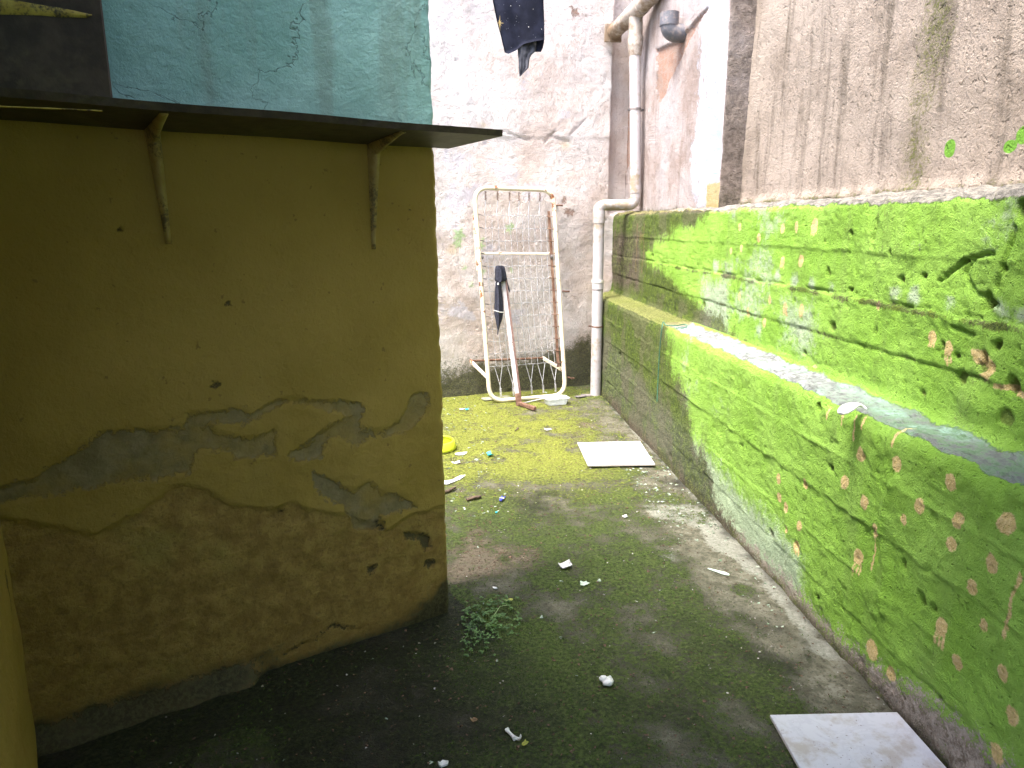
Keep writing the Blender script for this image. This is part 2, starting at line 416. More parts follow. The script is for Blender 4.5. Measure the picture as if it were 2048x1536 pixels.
def mat_ground():
    g = G('mossy_concrete_floor')
    moss, bright, red, pale, dark_mask = (g.attr(k) for k in ('moss', 'bright', 'red', 'pale', 'dark_mask'))
    n1 = g.noise(2.2, 6, .6); n2 = g.noise(14, 7, .7); n3 = g.noise(70, 6, .74); n4 = g.noise(190, 4, .7)
    base = g.mix(g.rng(n2, .36, .64), (.12, .115, .075), (.27, .255, .185))
    base = g.mix(g.mul(g.rng(n3, .5, .34), .7), base, (.035, .032, .022))
    base = g.mix(g.mul(g.rng(n3, .60, .74), .5), base, (.32, .30, .25))
    rm = g.rng(g.add(red, g.mul(g.m('SUBTRACT', n2, .5), .7), g.mul(g.m('SUBTRACT', n3, .5), .5)), -.1, .25)
    base = g.mix(g.mul(rm, .65), base, g.mix(g.rng(n3, .4, .62), (.13, .10, .065), (.28, .215, .15)))
    pm = g.rng(g.add(pale, g.mul(g.m('SUBTRACT', n2, .5), .09), g.mul(g.m('SUBTRACT', n3, .5), .05)), -.012, .02)
    base = g.mix(g.mul(pm, .9), base, g.mix(g.rng(n3, .35, .65), (.27, .27, .21), (.43, .43, .36)))
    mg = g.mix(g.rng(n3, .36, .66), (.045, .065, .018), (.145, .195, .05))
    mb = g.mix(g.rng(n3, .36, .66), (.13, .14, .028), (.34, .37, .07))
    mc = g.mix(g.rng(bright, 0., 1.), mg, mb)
    mm = g.rng(g.add(moss, g.mul(g.m('SUBTRACT', n2, .5), 1.5), g.mul(g.m('SUBTRACT', n3, .5), 1.5), g.mul(g.m('SUBTRACT', n4, .5), .8)), -.15, .22)
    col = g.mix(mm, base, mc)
    sp = g.rng(g.voro(120), .10, .06)
    keep = g.rng(g.voro(120, out='Color'), .62, .66)
    col = g.mix(g.mul(sp, keep, .75), col, (.55, .56, .50))
    dd = g.rng(g.add(dark_mask, g.mul(g.m('SUBTRACT', n2, .5), .9), g.mul(g.m('SUBTRACT', n3, .5), .5)), -.2, .4)
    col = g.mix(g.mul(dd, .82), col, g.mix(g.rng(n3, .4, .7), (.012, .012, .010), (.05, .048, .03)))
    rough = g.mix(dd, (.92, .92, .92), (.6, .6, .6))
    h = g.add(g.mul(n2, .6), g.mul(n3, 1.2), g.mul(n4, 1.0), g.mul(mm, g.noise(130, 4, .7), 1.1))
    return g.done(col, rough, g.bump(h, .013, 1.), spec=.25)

def simple(name, c1, c2, scale=30, rough=.6, bump=.001, metal=0., rust=None, rust_amt=.5, dirt=None, dirt_amt=.5, spec=.4, **k):
    g = G(name); n = g.noise(scale, 5, .65); n2 = g.noise(scale*4.2, 4, .65); n0 = g.noise(scale*.3, 5, .7, loc=(2, 5, 1))
    col = g.mix(g.rng(n, .35, .66), c1, c2)
    if dirt: col = g.mix(g.rng(g.add(n0, g.mul(g.m('SUBTRACT', n2, .5), .5)), .62-.25*dirt_amt, .80-.25*dirt_amt), col, dirt)
    if rust: col = g.mix(g.rng(g.add(n0, g.mul(g.m('SUBTRACT', n, .5), .5)), .64-.25*rust_amt, .70-.25*rust_amt), col, g.mix(g.rng(n2, .4, .6), rust, tuple(q*.35 for q in rust)))
    return g.done(col, rough, g.bump(g.add(n, g.mul(n2, .5)), bump, 1.) if bump else None, metal, spec, **k)

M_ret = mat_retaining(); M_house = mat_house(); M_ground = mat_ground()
M_back = mat_render('pink_roughcast', (.80, .69, .64), (.68, .56, .50), (.86, .80, .78), 1.15, .18, (.42, .34, .30), 1., (.74, .69, .74))
M_side = mat_render('lilac_roughcast', (.45, .365, .335), (.34, .265, .235), (.54, .49, .495), 1.25, .35, (.19, .145, .12))
M_near = mat_render('grey_weathered_render', (.30, .245, .20), (.21, .17, .135), (.37, .31, .26), .8, .75, (.12, .098, .075), .8)
M_ceil = simple('soffit_concrete', (.30, .29, .27), (.40, .38, .35), 6, .9, .004)
M_light = simple('unseen_bounce_plaster', (.66, .62, .58), (.74, .71, .68), 5, .9, .004)
M_dark = simple('unseen_blocker_plaster', (.28, .25, .2), (.38, .34, .28), 5, .9, .004)

# ------------------------------------------------------------------ spacing helpers
def stations(a, b, fine, coarse, grow):
    """positions from a (near the camera) to b, steps growing with distance from the camera's foot"""
    out = [a]
    while out[-1] < b: out.append(out[-1]+min(coarse, max(fine, grow*abs(out[-1]))))
    return np.array(out)

# ------------------------------------------------------------------ stepped retaining wall
X1, X2, Y_END = 1.39, 1.57, 6.85
def build_retaining():
    prof = [(X1, -.05), (X1, .845), (X1+.012, .868), (X1+.03, .876), (X2-.03, .884), (X2-.008, .90), (X2, .925), (X2, 1.575), (X2+.012, 1.597), (X2+.03, 1.602), (1.70, 1.616), (1.95, 1.636)]
    P = np.array(prof); seg = np.hypot(*np.diff(P, axis=0).T); cum = np.concatenate([[0], np.cumsum(seg)])
    t = np.arange(0, cum[-1], .0075); px = np.interp(t, cum, P[:, 0]); pz = np.interp(t, cum, P[:, 1])
    k = np.ones(5)/5
    tx = np.gradient(px); tz = np.gradient(pz); ln = np.hypot(tx, tz); nx, nz = -tz/ln, tx/ln
    nx = np.convolve(np.pad(nx, 2, 'edge'), k, 'valid'); nz = np.convolve(np.pad(nz, 2, 'edge'), k, 'valid')
    ys = stations(.9, Y_END, .0065, .017, .0036)
    ys = np.concatenate([np.arange(-2.4, .9, .12), ys]); ys[-1] = Y_END
    T, Y = np.meshgrid(t, ys, indexing='ij'); X = np.repeat(px[:, None], len(ys), 1); Z = np.repeat(pz[:, None], len(ys), 1)
    NX = np.repeat(nx[:, None], len(ys), 1); NZ = np.repeat(nz[:, None], len(ys), 1)
    low = sst(Z, .86, .83); upw = sst(Z, .91, .94)*sst(Z, 1.60, 1.57); led = np.clip(1-low-sst(Z, .895, .92), 0, 1)*(Z > .8); top = sst(Z, 1.585, 1.605)
    wob = fbm(Y, Z, .9, 5, 3)*.014+fbm(Y, Z, 13, 6, 3)*.008
    d = fbm(Y, T, 1.3, 1, 3)*.016 + fbm(Y, T, 7, 2, 4)*.010 + fbm(Y, T, 34, 3, 3)*.0045 + fbm(Y, T, 62, 4, 2)*.0022*sst(Y, 4.6, 3.4)
    gm_ = .35+1.3*sst(fbm(Y, Z, 3.2, 77, 4), -.25, .25)
    # boards of the formwork
    for zc, amp, dirn in ((.172, .006, 1), (.34, .008, -1), (.52, .010, 1), (.70, .007, -1), (1.055, .010, 1), (1.232, .016, -1), (1.405, .007, 1)):
        zz = Z-zc-wob; st = sst(zz, -.004, .004)-.5
        d += dirn*amp*.40*st*np.exp(-np.abs(zz)/.10)
        d += .75*gm_*amp*np.exp(-(zz/.0055)**2)*(.55+.9*fbm(Y, Z, 5, int(zc*100), 3))*(1 if zc in (.52, .34, .70, 1.405) else -1)
    # hammered pits and chips
    p1 = pits(Y, T, .11, .35, 11, .05, .22); p2 = pits(Y, T, .045, .30, 21, .08, .30); p3 = pits(Y, T, .33, .28, 31, .04, .11, 1.4)
    face = np.clip(low+upw, 0, 1)
    near = sst(Y, 2.9, 2.0)
    deep = np.clip(p3*1.4, 0, 1)*face
    d -= face*(p1*.006*(.5+.8*near) + p2*.006) + .016*deep
    d += face*near*np.maximum(fbm(Y, T, 4.5, 41, 4), 0)*.022
    # larger damage read off the wall
    def U(*q): p = onx(q[0], q[1], X2); return (p[1], p[2])
    def Lw(*q): p = onx(q[0], q[1], X1); return (p[1], p[2])
    isU = Z > .9
    for (u, v, r, dep) in ((1972, 605, .028, .035), (1990, 690, .022, .022), (1965, 715, .02, .02), (1752, 660, .014, .02), (1925, 520, .012, .02), (2044, 420, .035, .03),
                           (1700, 465, .016, .02), (1785, 505, .010, .016), (1655, 545, .020, .02), (1648, 483, .012, .012), (1885, 690, .012, .01), (1920, 757, .03, .016), (2020, 770, .03, .024), (1960, 735, .026, .015), (2010, 835, .035, .012), (1845, 790, .018, .012)):
        cy, cz = U(u, v); rr = np.hypot((Y-cy)*1.1+.02*fbm(Y, Z, 20, 61), (Z-cz)+.02*fbm(Y, Z, 22, 62))
        m_ = sst(rr, r, r*.55)*isU; d -= dep*m_; deep = np.maximum(deep, m_*.9)
    for (u, v, r, dep) in ((1635, 815, .020, .03), (1380, 762, .016, .03), (1310, 800, .018, .025), (1842, 1200, .030, .028), (1802, 1130, .022, .016), (1865, 1215, .016, .02), (1238, 710, .03, .03), (1235, 745, .02, .03), (1752, 1065, .012, .012), (1612, 968, .010, .012), (1575, 1062, .014, .014), (1594, 1095, .016, .014)):
        cy, cz = Lw(u, v); rr = np.hypot((Y-cy)*1.1+.02*fbm(Y, Z, 20, 61), (Z-cz)+.02*fbm(Y, Z, 22, 62))
        m_ = sst(rr, r, r*.5)*(~isU); d -= dep*m_; deep = np.maximum(deep, m_*.7)
    # cracks wandering across the near boards
    for pts in ([U(2030, 455), U(2018, 500), U(1998, 555), U(1990, 575)], [U(1945, 520), U(1925, 545), U(1945, 585), U(1975, 600), U(1990, 610)], [U(1755, 440), U(1748, 480)], [U(1875, 560), U(1930, 520), U(1985, 505)], [U(1905, 655), U(1945, 668)]):
        l_ = sdline(Y+.008*fbm(Y, Z, 25, 71), Z+.008*fbm(Y, Z, 25, 72), pts); m_ = sst(l_, .011, .002)*isU; d -= .014*m_; deep = np.maximum(deep, .35*m_)
    l_ = sdline(Y+.015*fbm(Y, Z, 12, 73), Z+.01*fbm(Y, Z, 15, 74), [Lw(1790, 960), Lw(1775, 1005), Lw(1765, 1060), Lw(1770, 1130), Lw(1770, 1220)])
    m_ = sst(l_, .03, .0)*(~isU); d += .014*m_
    # edges of ledge and cap are broken away
    edge = np.exp(-((Z-.868)/.03)**2)*(X < X1+.04); d += edge*(fbm(Y, Z*0, 9, 81, 4)*.022-.006)
    edge2 = np.exp(-((Z-1.60)/.03)**2)*(X < X2+.05)*(Z > 1.3); d += edge2*(fbm(Y, Z*0, 7, 82, 4)*.028-.004)
    d += led*(fbm(Y, T, 16, 83, 4)*.005) + top*(fbm(Y, T, 12, 84, 4)*.018)
    d *= sst(Y, .7, 1.0)
    PX = X+NX*d; PZ = Z+NZ*d; PY = Y+.004*fbm(Y, T, 9, 90)
    # the far end of the wall is ragged
    PY = np.where(Y > 6.3, PY, PY)
    # ---- masks
    nz1 = fbm(Y, Z, 2.2, 101, 4); nz2 = fbm(Y, Z, 6, 102, 4)
    m_low = (Y-(4.28-1.25*np.clip(1-Z/.86, 0, 1)**1.5))*1.7+nz1*.7
    m_low = np.where(Y > 3.0, m_low, -1)
    base_m = (.035+.02*nz2-Z)*14-.15
    m_low = np.maximum(m_low, base_m*.6)
    u_hi = (Y-4.75)*1.2-(1.52-Z)*5+nz1*.8+.35; u_lo = (Y-4.15)*1.0-(Z-1.02)*5.5+nz1*.6; u_mid = (Y-5.9)*.45-.42+nz1*.6
    m_up = np.maximum(np.maximum(np.where(Z > 1.3, u_hi, -1), np.where(Z < 1.3, u_lo, -1)), u_mid)
    line = np.exp(-((Z-1.232-wob+.012)/.012)**2)*(.55+nz2*1.2)*sst(Y, 5.6, 5.0); m_up = np.maximum(m_up, line*.8-.25)
    line = np.exp(-((Z-1.055-wob)/.010)**2)*(.4+nz2*1.2); m_up = np.maximum(m_up, line*.5-.25)
    m_led = (Y-4.28)*3-.1+nz1*.3
    moss = np.where(Z < .86, m_low, np.where(Z < .9, m_led, np.where(Z < 1.6, m_up, (Y-4.9)*1.4+nz1)))
    moss = np.clip(moss, -1, .8)
    bare_low = (.055+.11*sst(Y, 2.3, 1.4)+.02*nz1-Z)*1.0
    bare_up = np.minimum(Y-5.72, 1.43-Z); bare_up = np.minimum(bare_up, Z-.98)
    bare_up = np.maximum(bare_up, np.where((Y > 3.3), (Z-(1.585-.012*nz2))*3, -1))
    bare = np.clip(np.where(Z < .86, bare_low, np.where(Z > .9, bare_up, -.3)), -.3, .3)
    cap = np.where(Z > 1.3, Z-(1.592-.016*sst(Y, 3.6, 2.4)+.030*fbm(Y, Z*0, 5, 110, 4)), np.where(X > X1+.004, np.minimum(Z-.868+.012*fbm(Y, Z*0, 6, 111, 4), np.where(Z > .86, (.900-Z+.02*nz2), 1)), Z-.862))
    lg = np.minimum(X-(X1+.024+.022*fbm(Y, X*0, 7, 112, 4)), (X2-.016+.022*fbm(Y, X*0+4, 7, 113, 4))-X)
    cap = np.where((Z > .8) & (Z < 1.2), np.where(Z < .93, lg, -.1), cap)
    cap = np.where(Y > 4.5, -.1, cap); cap = np.clip(cap, -.2, .2)
    pale = np.clip(nz1*.09+nz2*.05-.052+.040*np.exp(-((Y-3.85+.4*(Z-.9))/.42)**2), -.3, .012)  # the mid-wall band is whitened in colour to stand in for brighter light
    rects = [[(1395, 540), (1466, 535), (1470, 690), (1400, 700)], [(1560, 575), (1640, 590), (1636, 740), (1560, 700)]]
    for r in rects: pale = np.maximum(pale, np.where(isU, sdpoly(Y, Z, [U(*p) for p in r])*.30-.012+nz2*.02, -.3))
    for (u, v, r) in ((1430, 532, .045), (1455, 545, .035), (1555, 552, .035), (1590, 560, .04), (1625, 568, .03), (1790, 588, .03), (1830, 592, .035), (1897, 605, .022), (2000, 620, .03), (2040, 630, .03), (1660, 575, .02), (1520, 660, .04)):
        cy, cz = U(u, v); pale = np.maximum(pale, np.where(isU, r-np.hypot(Y-cy, (Z-cz)*1.1), -.3))
    pale = np.maximum(pale, np.where(~isU, (np.minimum(.30-.10*(3.6-Y)-Z, Y-2.5))*.35+.01+nz1*.03, -.3))
    dot = np.full(Y.shape, -.3)
    def dab(c, zone, rz=.025, ry=.021, drip=0., nd=1, seed=0):
        global_r = np.random.RandomState(seed+17)
        cy, cz = c; e = np.hypot((Y-cy)/ry, (Z-cz)/rz)
        v = (1-e)*min(ry, rz)
        for i in range(nd if drip else 0):
            oy = cy+(i-(nd-1)/2)*ry*.75; ln_ = drip*(.5+.5*global_r.rand())
            v = np.maximum(v, .0028-sdline(Y+.002*np.sin(Z*60), Z, [(oy, cz), (oy-.004, cz-rz-ln_)]))
        return np.where(isU if zone else ~isU, v, -.3)
    for i, (u, v, k_, dr) in enumerate(((1480, 454, .8, 0), (1519, 476, .9, 0), (1565, 457, .8, 0), (1592, 454, 1, 0), (1628, 452, 1.2, .01), (1461, 502, .7, 0), (1482, 497, .8, 0), (1565, 523, .9, .01), (1603, 522, 1, 0), (1480, 592, .9, 0), (1498, 624, .9, .01),
                         (1531, 645, .9, 0), (1542, 600, .8, 0), (1574, 616, 1, .01), (1606, 619, 1, .01), (1758, 612, .55, 0), (1864, 675, .85, .01), (1897, 696, .9, .035), (1631, 738, .7, .0))):
        dot = np.maximum(dot, dab(U(u, v), 1, .025*k_, .019*k_, dr, 3 if dr else 0, i))
    for i, (u, v, k_, dr) in enumerate(((1718, 908, 1, 0), (1792, 928, .9, 0), (1690, 964, .9, 0), (1727, 1005, .9, 0), (1899, 964, .9, 0), (1839, 1013, .85, 0), (1808, 1039, .65, 0), (1914, 1041, .85, 0), (2013, 1047, 1.05, 0), (1903, 1088, .75, 0), (1986, 1127, .95, 0), (1944, 1174, .75, 0),
                         (1882, 1255, .95, .04), (1966, 1250, .6, 0), (1916, 1325, .8, 0), (2011, 1346, .85, 0), (2029, 1432, .9, 0), (1558, 957, .85, 0), (1558, 995, .8, 0), (1572, 1015, .8, 0), (1600, 1052, .8, 0), (1594, 1093, .9, .01), (1751, 1061, .75, .16), (1716, 1114, 1, .05), (1745, 1300, 1.3, 0), (1784, 1346, .9, 0), (1611, 968, .7, 0), (1574, 1060, .6, 0), (1996, 1507, 1, 0))):
        dot = np.maximum(dot, dab(Lw(u, v), 0, .026*k_, .023*k_, dr, 1 if dr > .1 else 3, i+50))
    for (a, b) in (((1655, 815), (1653, 838)), ((1684, 818), (1682, 850)), ((1706, 828), (1703, 880)), ((1723, 835), (1721, 858)), ((1788, 862), (1784, 893)), ((2041, 1149), (2014, 1275))):
        dot = np.maximum(dot, np.where(~isU, .0035-sdline(Y+.003*np.sin(Z*70), Z, [Lw(*a), Lw(*b)]), -.3))
    dot = np.maximum(dot, np.where(isU, sdpoly(Y, Z, [U(*p) for p in ((1940, 700), (1962, 703), (1980, 722), (1985, 742), (1970, 760), (1958, 752), (1965, 735), (1945, 720))])*.6, -.3))
    dot = np.maximum(dot, np.where(isU, .007-sdline(Y, Z, [U(1985, 772), U(2010, 775), U(2046, 795)]), -.3))
    for yy, w_ in ((5.82, .014), (5.62, .010)): dot = np.maximum(dot, np.where((Z > 1.12) & (Z < 1.52), w_-np.abs(Y-yy+.012*fbm(Y*0, Z, 8, 120)), -.3))
    c = U(1281, 475); an = np.arctan2(Z-c[1], Y-c[0]); dot = np.maximum(dot, np.where(isU, (.045*(1+.5*np.cos(9*an))-np.hypot(Y-c[0], (Z-c[1])*1.2))*.4, -.3))
    tan_cap = np.where((Z > 1.585) & (Y > 3.4) & (Y < 4.9), .02, -.3); dot = np.maximum(dot, tan_cap*0-.3)
    Pn = np.stack([PX, PY, PZ], -1)
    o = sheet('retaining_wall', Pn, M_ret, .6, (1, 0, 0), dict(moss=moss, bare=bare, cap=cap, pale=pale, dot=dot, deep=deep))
    tag(o, 'stepped concrete retaining wall painted bright green with ochre dabs', 'wall')
    return o
build_retaining()

# ------------------------------------------------------------------ wall sheets above and behind
def wall_grid(s, z, f):
    S, Z = np.meshgrid(s, z, indexing='xy'); return S, Z, f(S, Z)

def build_back():
    s = np.concatenate([np.arange(-2.6, -.2, .12), np.arange(-.2, 1.60, .012), np.arange(1.60, 2.05, .01)])
    z = np.concatenate([np.arange(-.05, 3.5, .013), np.arange(3.5, 3.9, .12)])
    S, Z = np.meshgrid(s, z, indexing='xy')
    off = fbm(S, Z, .7, 1, 3)*.035+fbm(S, Z, 4, 2, 4)*.009+fbm(S, Z, 22, 3, 3)*.003
    # a second coat ends in a lip at half height
    lip = 2.22+.03*S+.012*fbm(S, Z*0, 6, 5, 4); off += .006*sst(Z, lip-.010, lip+.008)*(.3+sst(fbm(S, Z*0, 2.5, 79, 3), -.2, .2))
    px, pz = bs(1110, 290); an = .9
    for a, b in ((bs(1000, 262), bs(1060, 280)), (bs(1110, 262), bs(1090, 285)), (bs(1095, 270), bs(1140, 285)), (bs(1170, 240), bs(1140, 270))):
        off -= .010*sst(sdline(S+.01*fbm(S, Z, 14, 8), Z+.01*fbm(S, Z, 14, 9), [a, b]), .012, .002)
    off -= .010*pits(S, Z, .16, .28, 9, .04, .14, 1.6)
    off -= sst(Z, 1.59, 1.63)*.075*sst(S, 1.585+.008*fbm(S*0, Z, 6, 77), 1.60+.008*fbm(S*0, Z, 6, 77))
    P = BC+S[..., None]*BD+np.stack([S*0, S*0, Z], -1)+off[..., None]*BN
    nz1 = fbm(S, Z, 1.8, 21, 4); nz2 = fbm(S, Z, 7, 22, 4)
    hgt = .26+.13*sst(S, .9, 1.35)+.06*sst(S, .0, .35)
    moss = np.clip((hgt+.16*nz1+.06*nz2-Z)*3.2, -1, .6)
    moss = np.maximum(moss, np.clip((.62+.15*nz1-Z)*1.6-.42, -1, .3))
    brick = np.full(S.shape, -.3)
    for r in ([(1140, 18), (1152, 20), (1168, 32), (1155, 34), (1143, 26)], [(1126, 418), (1150, 422), (1146, 431), (1130, 428)], [(1122, 402), (1128, 398), (1130, 408)]):
        brick = np.maximum(brick, sdpoly(S, Z, [bs(*p) for p in r])*.7)
    patch = np.clip((sdpoly(S, Z, [bs(*p) for p in ((870, 290), (960, 300), (985, 380), (1000, 700), (870, 700))])-.02)*.10-.05+nz1*.22+.06*fbm(S, Z, 5, 78), -.3, .02)
    green = np.full(S.shape, -.3)
    for (u, v, r) in ((918, 470, .05), (915, 487, .04), (1018, 458, .035), (1022, 452, .03), (962, 490, .035), (965, 545, .025), (930, 535, .022), (942, 570, .022), (1022, 540, .022), (966, 478, .02)):
        a, b = bs(u, v); an = np.arctan2(Z-b, S-a); green = np.maximum(green, r*(1+.25*np.cos(5*an+u))-np.hypot(S-a, Z-b))
    och = np.full(S.shape, -.3)
    for (u, v, r) in ((905, 500, .05), (1130, 290, .05), (965, 250, .03)): a, b = bs(u, v); och = np.maximum(och, r-np.hypot(S-a, (Z-b)*1.2))
    o = sheet('courtyard_wall', P, M_back, .25, -BN, dict(moss=moss, brick=brick, patch=patch, green=np.clip(green, -.2, .2), och=np.clip(och, -.2, .2)))
    tag(o, 'pink roughcast wall at the far end behind the leaning bed frame', 'wall')
# green hand smears on the back wall's material
def add_smears(mat):
    nt = mat.node_tree; b = [x for x in nt.nodes if x.type == 'BSDF_PRINCIPLED'][0]
    src = b.inputs['Base Color'].links[0].from_socket
    g = G.__new__(G); g.mat = mat; g.nt = nt; g.b = b; g.co = nt.nodes.new('ShaderNodeTexCoord').outputs['Object']
    n = g.noise(30, 5, .7)
    c = g.mix(g.mul(g.rng(g.add(g.attr('green'), g.mul(g.m('SUBTRACT', n, .5), .08)), -.01, .02), .6), src, (.33, .62, .16))
    c = g.mix(g.mul(g.rng(g.add(g.attr('och'), g.mul(g.m('SUBTRACT', n, .5), .12)), -.03, .04), .4), c, (.62, .42, .14))
    g.set(b.inputs['Base Color'], c)
add_smears(M_back)
build_back()

XF, XN, YR = 1.70, 1.845, 4.40      # far bay, near bay, the return between them
def build_side():
    ys = stations(YR, 7.0, .013, .016, .003); z = np.concatenate([np.arange(1.58, 3.5, .011), np.arange(3.5, 4.0, .12)])
    ys[-1] = 7.0
    # the corner turns: first columns run along the return face
    ret = np.linspace(XN+.06, XF+.012, 16)
    cols = [(x, YR, 0) for x in ret]+[(XF+.004, YR+.004, .5)]+[(XF, y+.012, 1) for y in ys]
    C_ = np.array(cols); Cx, Zz = np.meshgrid(C_[:, 0], z, indexing='xy'); Cy = np.meshgrid(C_[:, 1], z, indexing='xy')[0]; Wt = np.meshgrid(C_[:, 2], z, indexing='xy')[0]
    arc = Cy-(Cx-XF)
    off = fbm(arc, Zz, 1., 31, 3)*.02+fbm(arc, Zz, 5, 32, 4)*.010+fbm(arc, Zz, 24, 33, 3)*.004
    ed = np.exp(-((arc-YR)/.03)**2)*fbm(arc*0, Zz, 9, 34, 4)*.012
    brick = np.full(arc.shape, -.3)
    def F(u, v): p = onx(u, v, XF); return (p[1], p[2])
    for r in ([(1418, 14), (1400, 30), (1372, 62), (1352, 85), (1332, 90), (1313, 100), (1315, 140), (1312, 175), (1318, 205), (1332, 190), (1340, 160), (1362, 118), (1380, 78), (1395, 50)], [(1238, 60), (1262, 60), (1262, 320), (1252, 345), (1240, 330), (1250, 260), (1244, 180)]):
        brick = np.maximum(brick, np.where(Wt > .9, sdpoly(arc, Zz, [F(*p) for p in r]), -.3))
    off -= .016*sst(brick, -.003, .004)
    P = np.stack([Cx-(off+ed)*Wt, Cy-(off)*(1-Wt), Zz], -1)
    nz1 = fbm(arc, Zz, 2, 41, 4)
    moss = np.where(Wt > .9, np.clip((1.66+.03*nz1-Zz)*7-.25, -1, .5), np.clip((1.75+.06*nz1-Zz)*4, -1, .5))
    patch = np.where(Wt > .9, np.clip(np.minimum(YR+.38-arc+.28*nz1, Zz-1.74)*.35, -.3, .04), -.3)
    patch = np.maximum(patch, np.where(Wt > .9, np.clip(.3*(YR+.9-arc)+.12*nz1-.12, -.3, .015), -.3))
    och = np.where(Wt > .9, np.clip(np.minimum(1.765-Zz+.02*nz1, YR+.22-arc), -.2, .2), -.2)
    lb = np.where(Wt > .9, sdpoly(arc, Zz, [F(*p) for p in ((1412, 215), (1447, 215), (1436, 365), (1408, 366))]), -.3)
    ret_dark = np.where(Wt < .9, .1, -.2)  # return face darkened in colour where the roof shades it
    o = sheet('boundary_wall', P, M_side, .3, (1, 0, 0), dict(moss=moss, brick=brick, patch=patch, och=och, blue=lb, return_shade=ret_dark))
    tag(o, 'lilac and pink roughcast wall bay behind the grey downpipe with bare brick patches', 'wall')
def side_extra(mat):
    nt = mat.node_tree; b = [x for x in nt.nodes if x.type == 'BSDF_PRINCIPLED'][0]
    src = b.inputs['Base Color'].links[0].from_socket
    g = G.__new__(G); g.mat = mat; g.nt = nt; g.b = b; g.co = nt.nodes.new('ShaderNodeTexCoord').outputs['Object']
    n = g.noise(30, 5, .7); n1 = g.noise(4, 5, .7)
    c = g.mix(g.mul(g.rng(g.add(g.attr('blue'), g.mul(g.m('SUBTRACT', n, .5), .02)), -.003, .006), .8), src, (.50, .62, .80))
    c = g.mix(g.mul(g.rng(g.add(g.attr('och'), g.mul(g.m('SUBTRACT', n, .5), .05)), -.01, .01), .8), c, (.50, .38, .12))
    c = g.mix(g.mul(g.rng(g.attr('return_shade'), -.02, .03), g.rng(n1, .3, .6, .55, .9)), c, g.mix(g.rng(n, .4, .6), (.12, .10, .085), (.24, .20, .17)))  # shade of the return face mixed into the wall colour
    g.set(b.inputs['Base Color'], c)
side_extra(M_side)
build_side()

def build_near():
    ys = np.concatenate([np.arange(-2.4, 1.2, .12), stations(1.2, YR+.05, .010, .014, .0045)]); ys[-1] = YR+.05
    z = np.concatenate([np.arange(1.575, 3.1, .010), np.arange(3.1, 4.0, .12)])
    Y, Z = np.meshgrid(ys, z, indexing='xy')
    rough = sst(fbm(Y, Z, 1.6, 55, 3), -.05, .2)
    off = fbm(Y, Z, .9, 51, 3)*.03+fbm(Y, Z, 5, 52, 4)*.008+fbm(Y, Z, 26, 53, 3)*.004*rough
    foot = np.exp(-((Z-1.628)/.03)**2); off += foot*(.02+.03*fbm(Y, Z, 9, 54, 4))
    off -= .008*pits(Y, Z, .2, .2, 56, .03, .08, 1.)
    P = np.stack([XN-off, Y, Z], -1)
    nz1 = fbm(Y, Z, 2, 61, 4)
    st = np.exp(-((Y-2.74+.05*(Z-2)+.05*nz1)/.13)**2)*.42+.12*nz1-.34
    moss = np.clip(np.maximum(st, (1.645+.05*fbm(Y, Z, 6, 63, 3)-Z)*9-.1), -1, .55)
    patch = np.clip(.10*nz1-.075-.02*(4.3-Y), -.3, .01)
    gs = np.full(Y.shape, -.2)
    for (u, v, ry, rz) in ((1900, 297, .03, .034), (2020, 293, .03, .022), (2046, 270, .03, .03)):
        p = onx(u, v, XN); gs = np.maximum(gs, (1-np.hypot((Y-p[1])/ry, (Z-p[2])/rz))*.03)
    o = sheet('neighbour_wall', P, M_near, .3, (1, 0, 0), dict(moss=moss, brick=np.full(Y.shape, -.3), patch=patch, gs=gs))
    tag(o, 'streaked grey brown rendered wall rising above the green wall, near bay', 'wall')
nt = M_near.node_tree; b = [x for x in nt.nodes if x.type == 'BSDF_PRINCIPLED'][0]; src = b.inputs['Base Color'].links[0].from_socket
g = G.__new__(G); g.mat = M_near; g.nt = nt; g.b = b; g.co = nt.nodes.new('ShaderNodeTexCoord').outputs['Object']
g.set(b.inputs['Base Color'], g.mix(g.rng(g.add(g.attr('gs'), g.mul(g.m('SUBTRACT', g.noise(40), .5), .01)), -.001, .003), src, (.14, .31, .04)))
build_near()

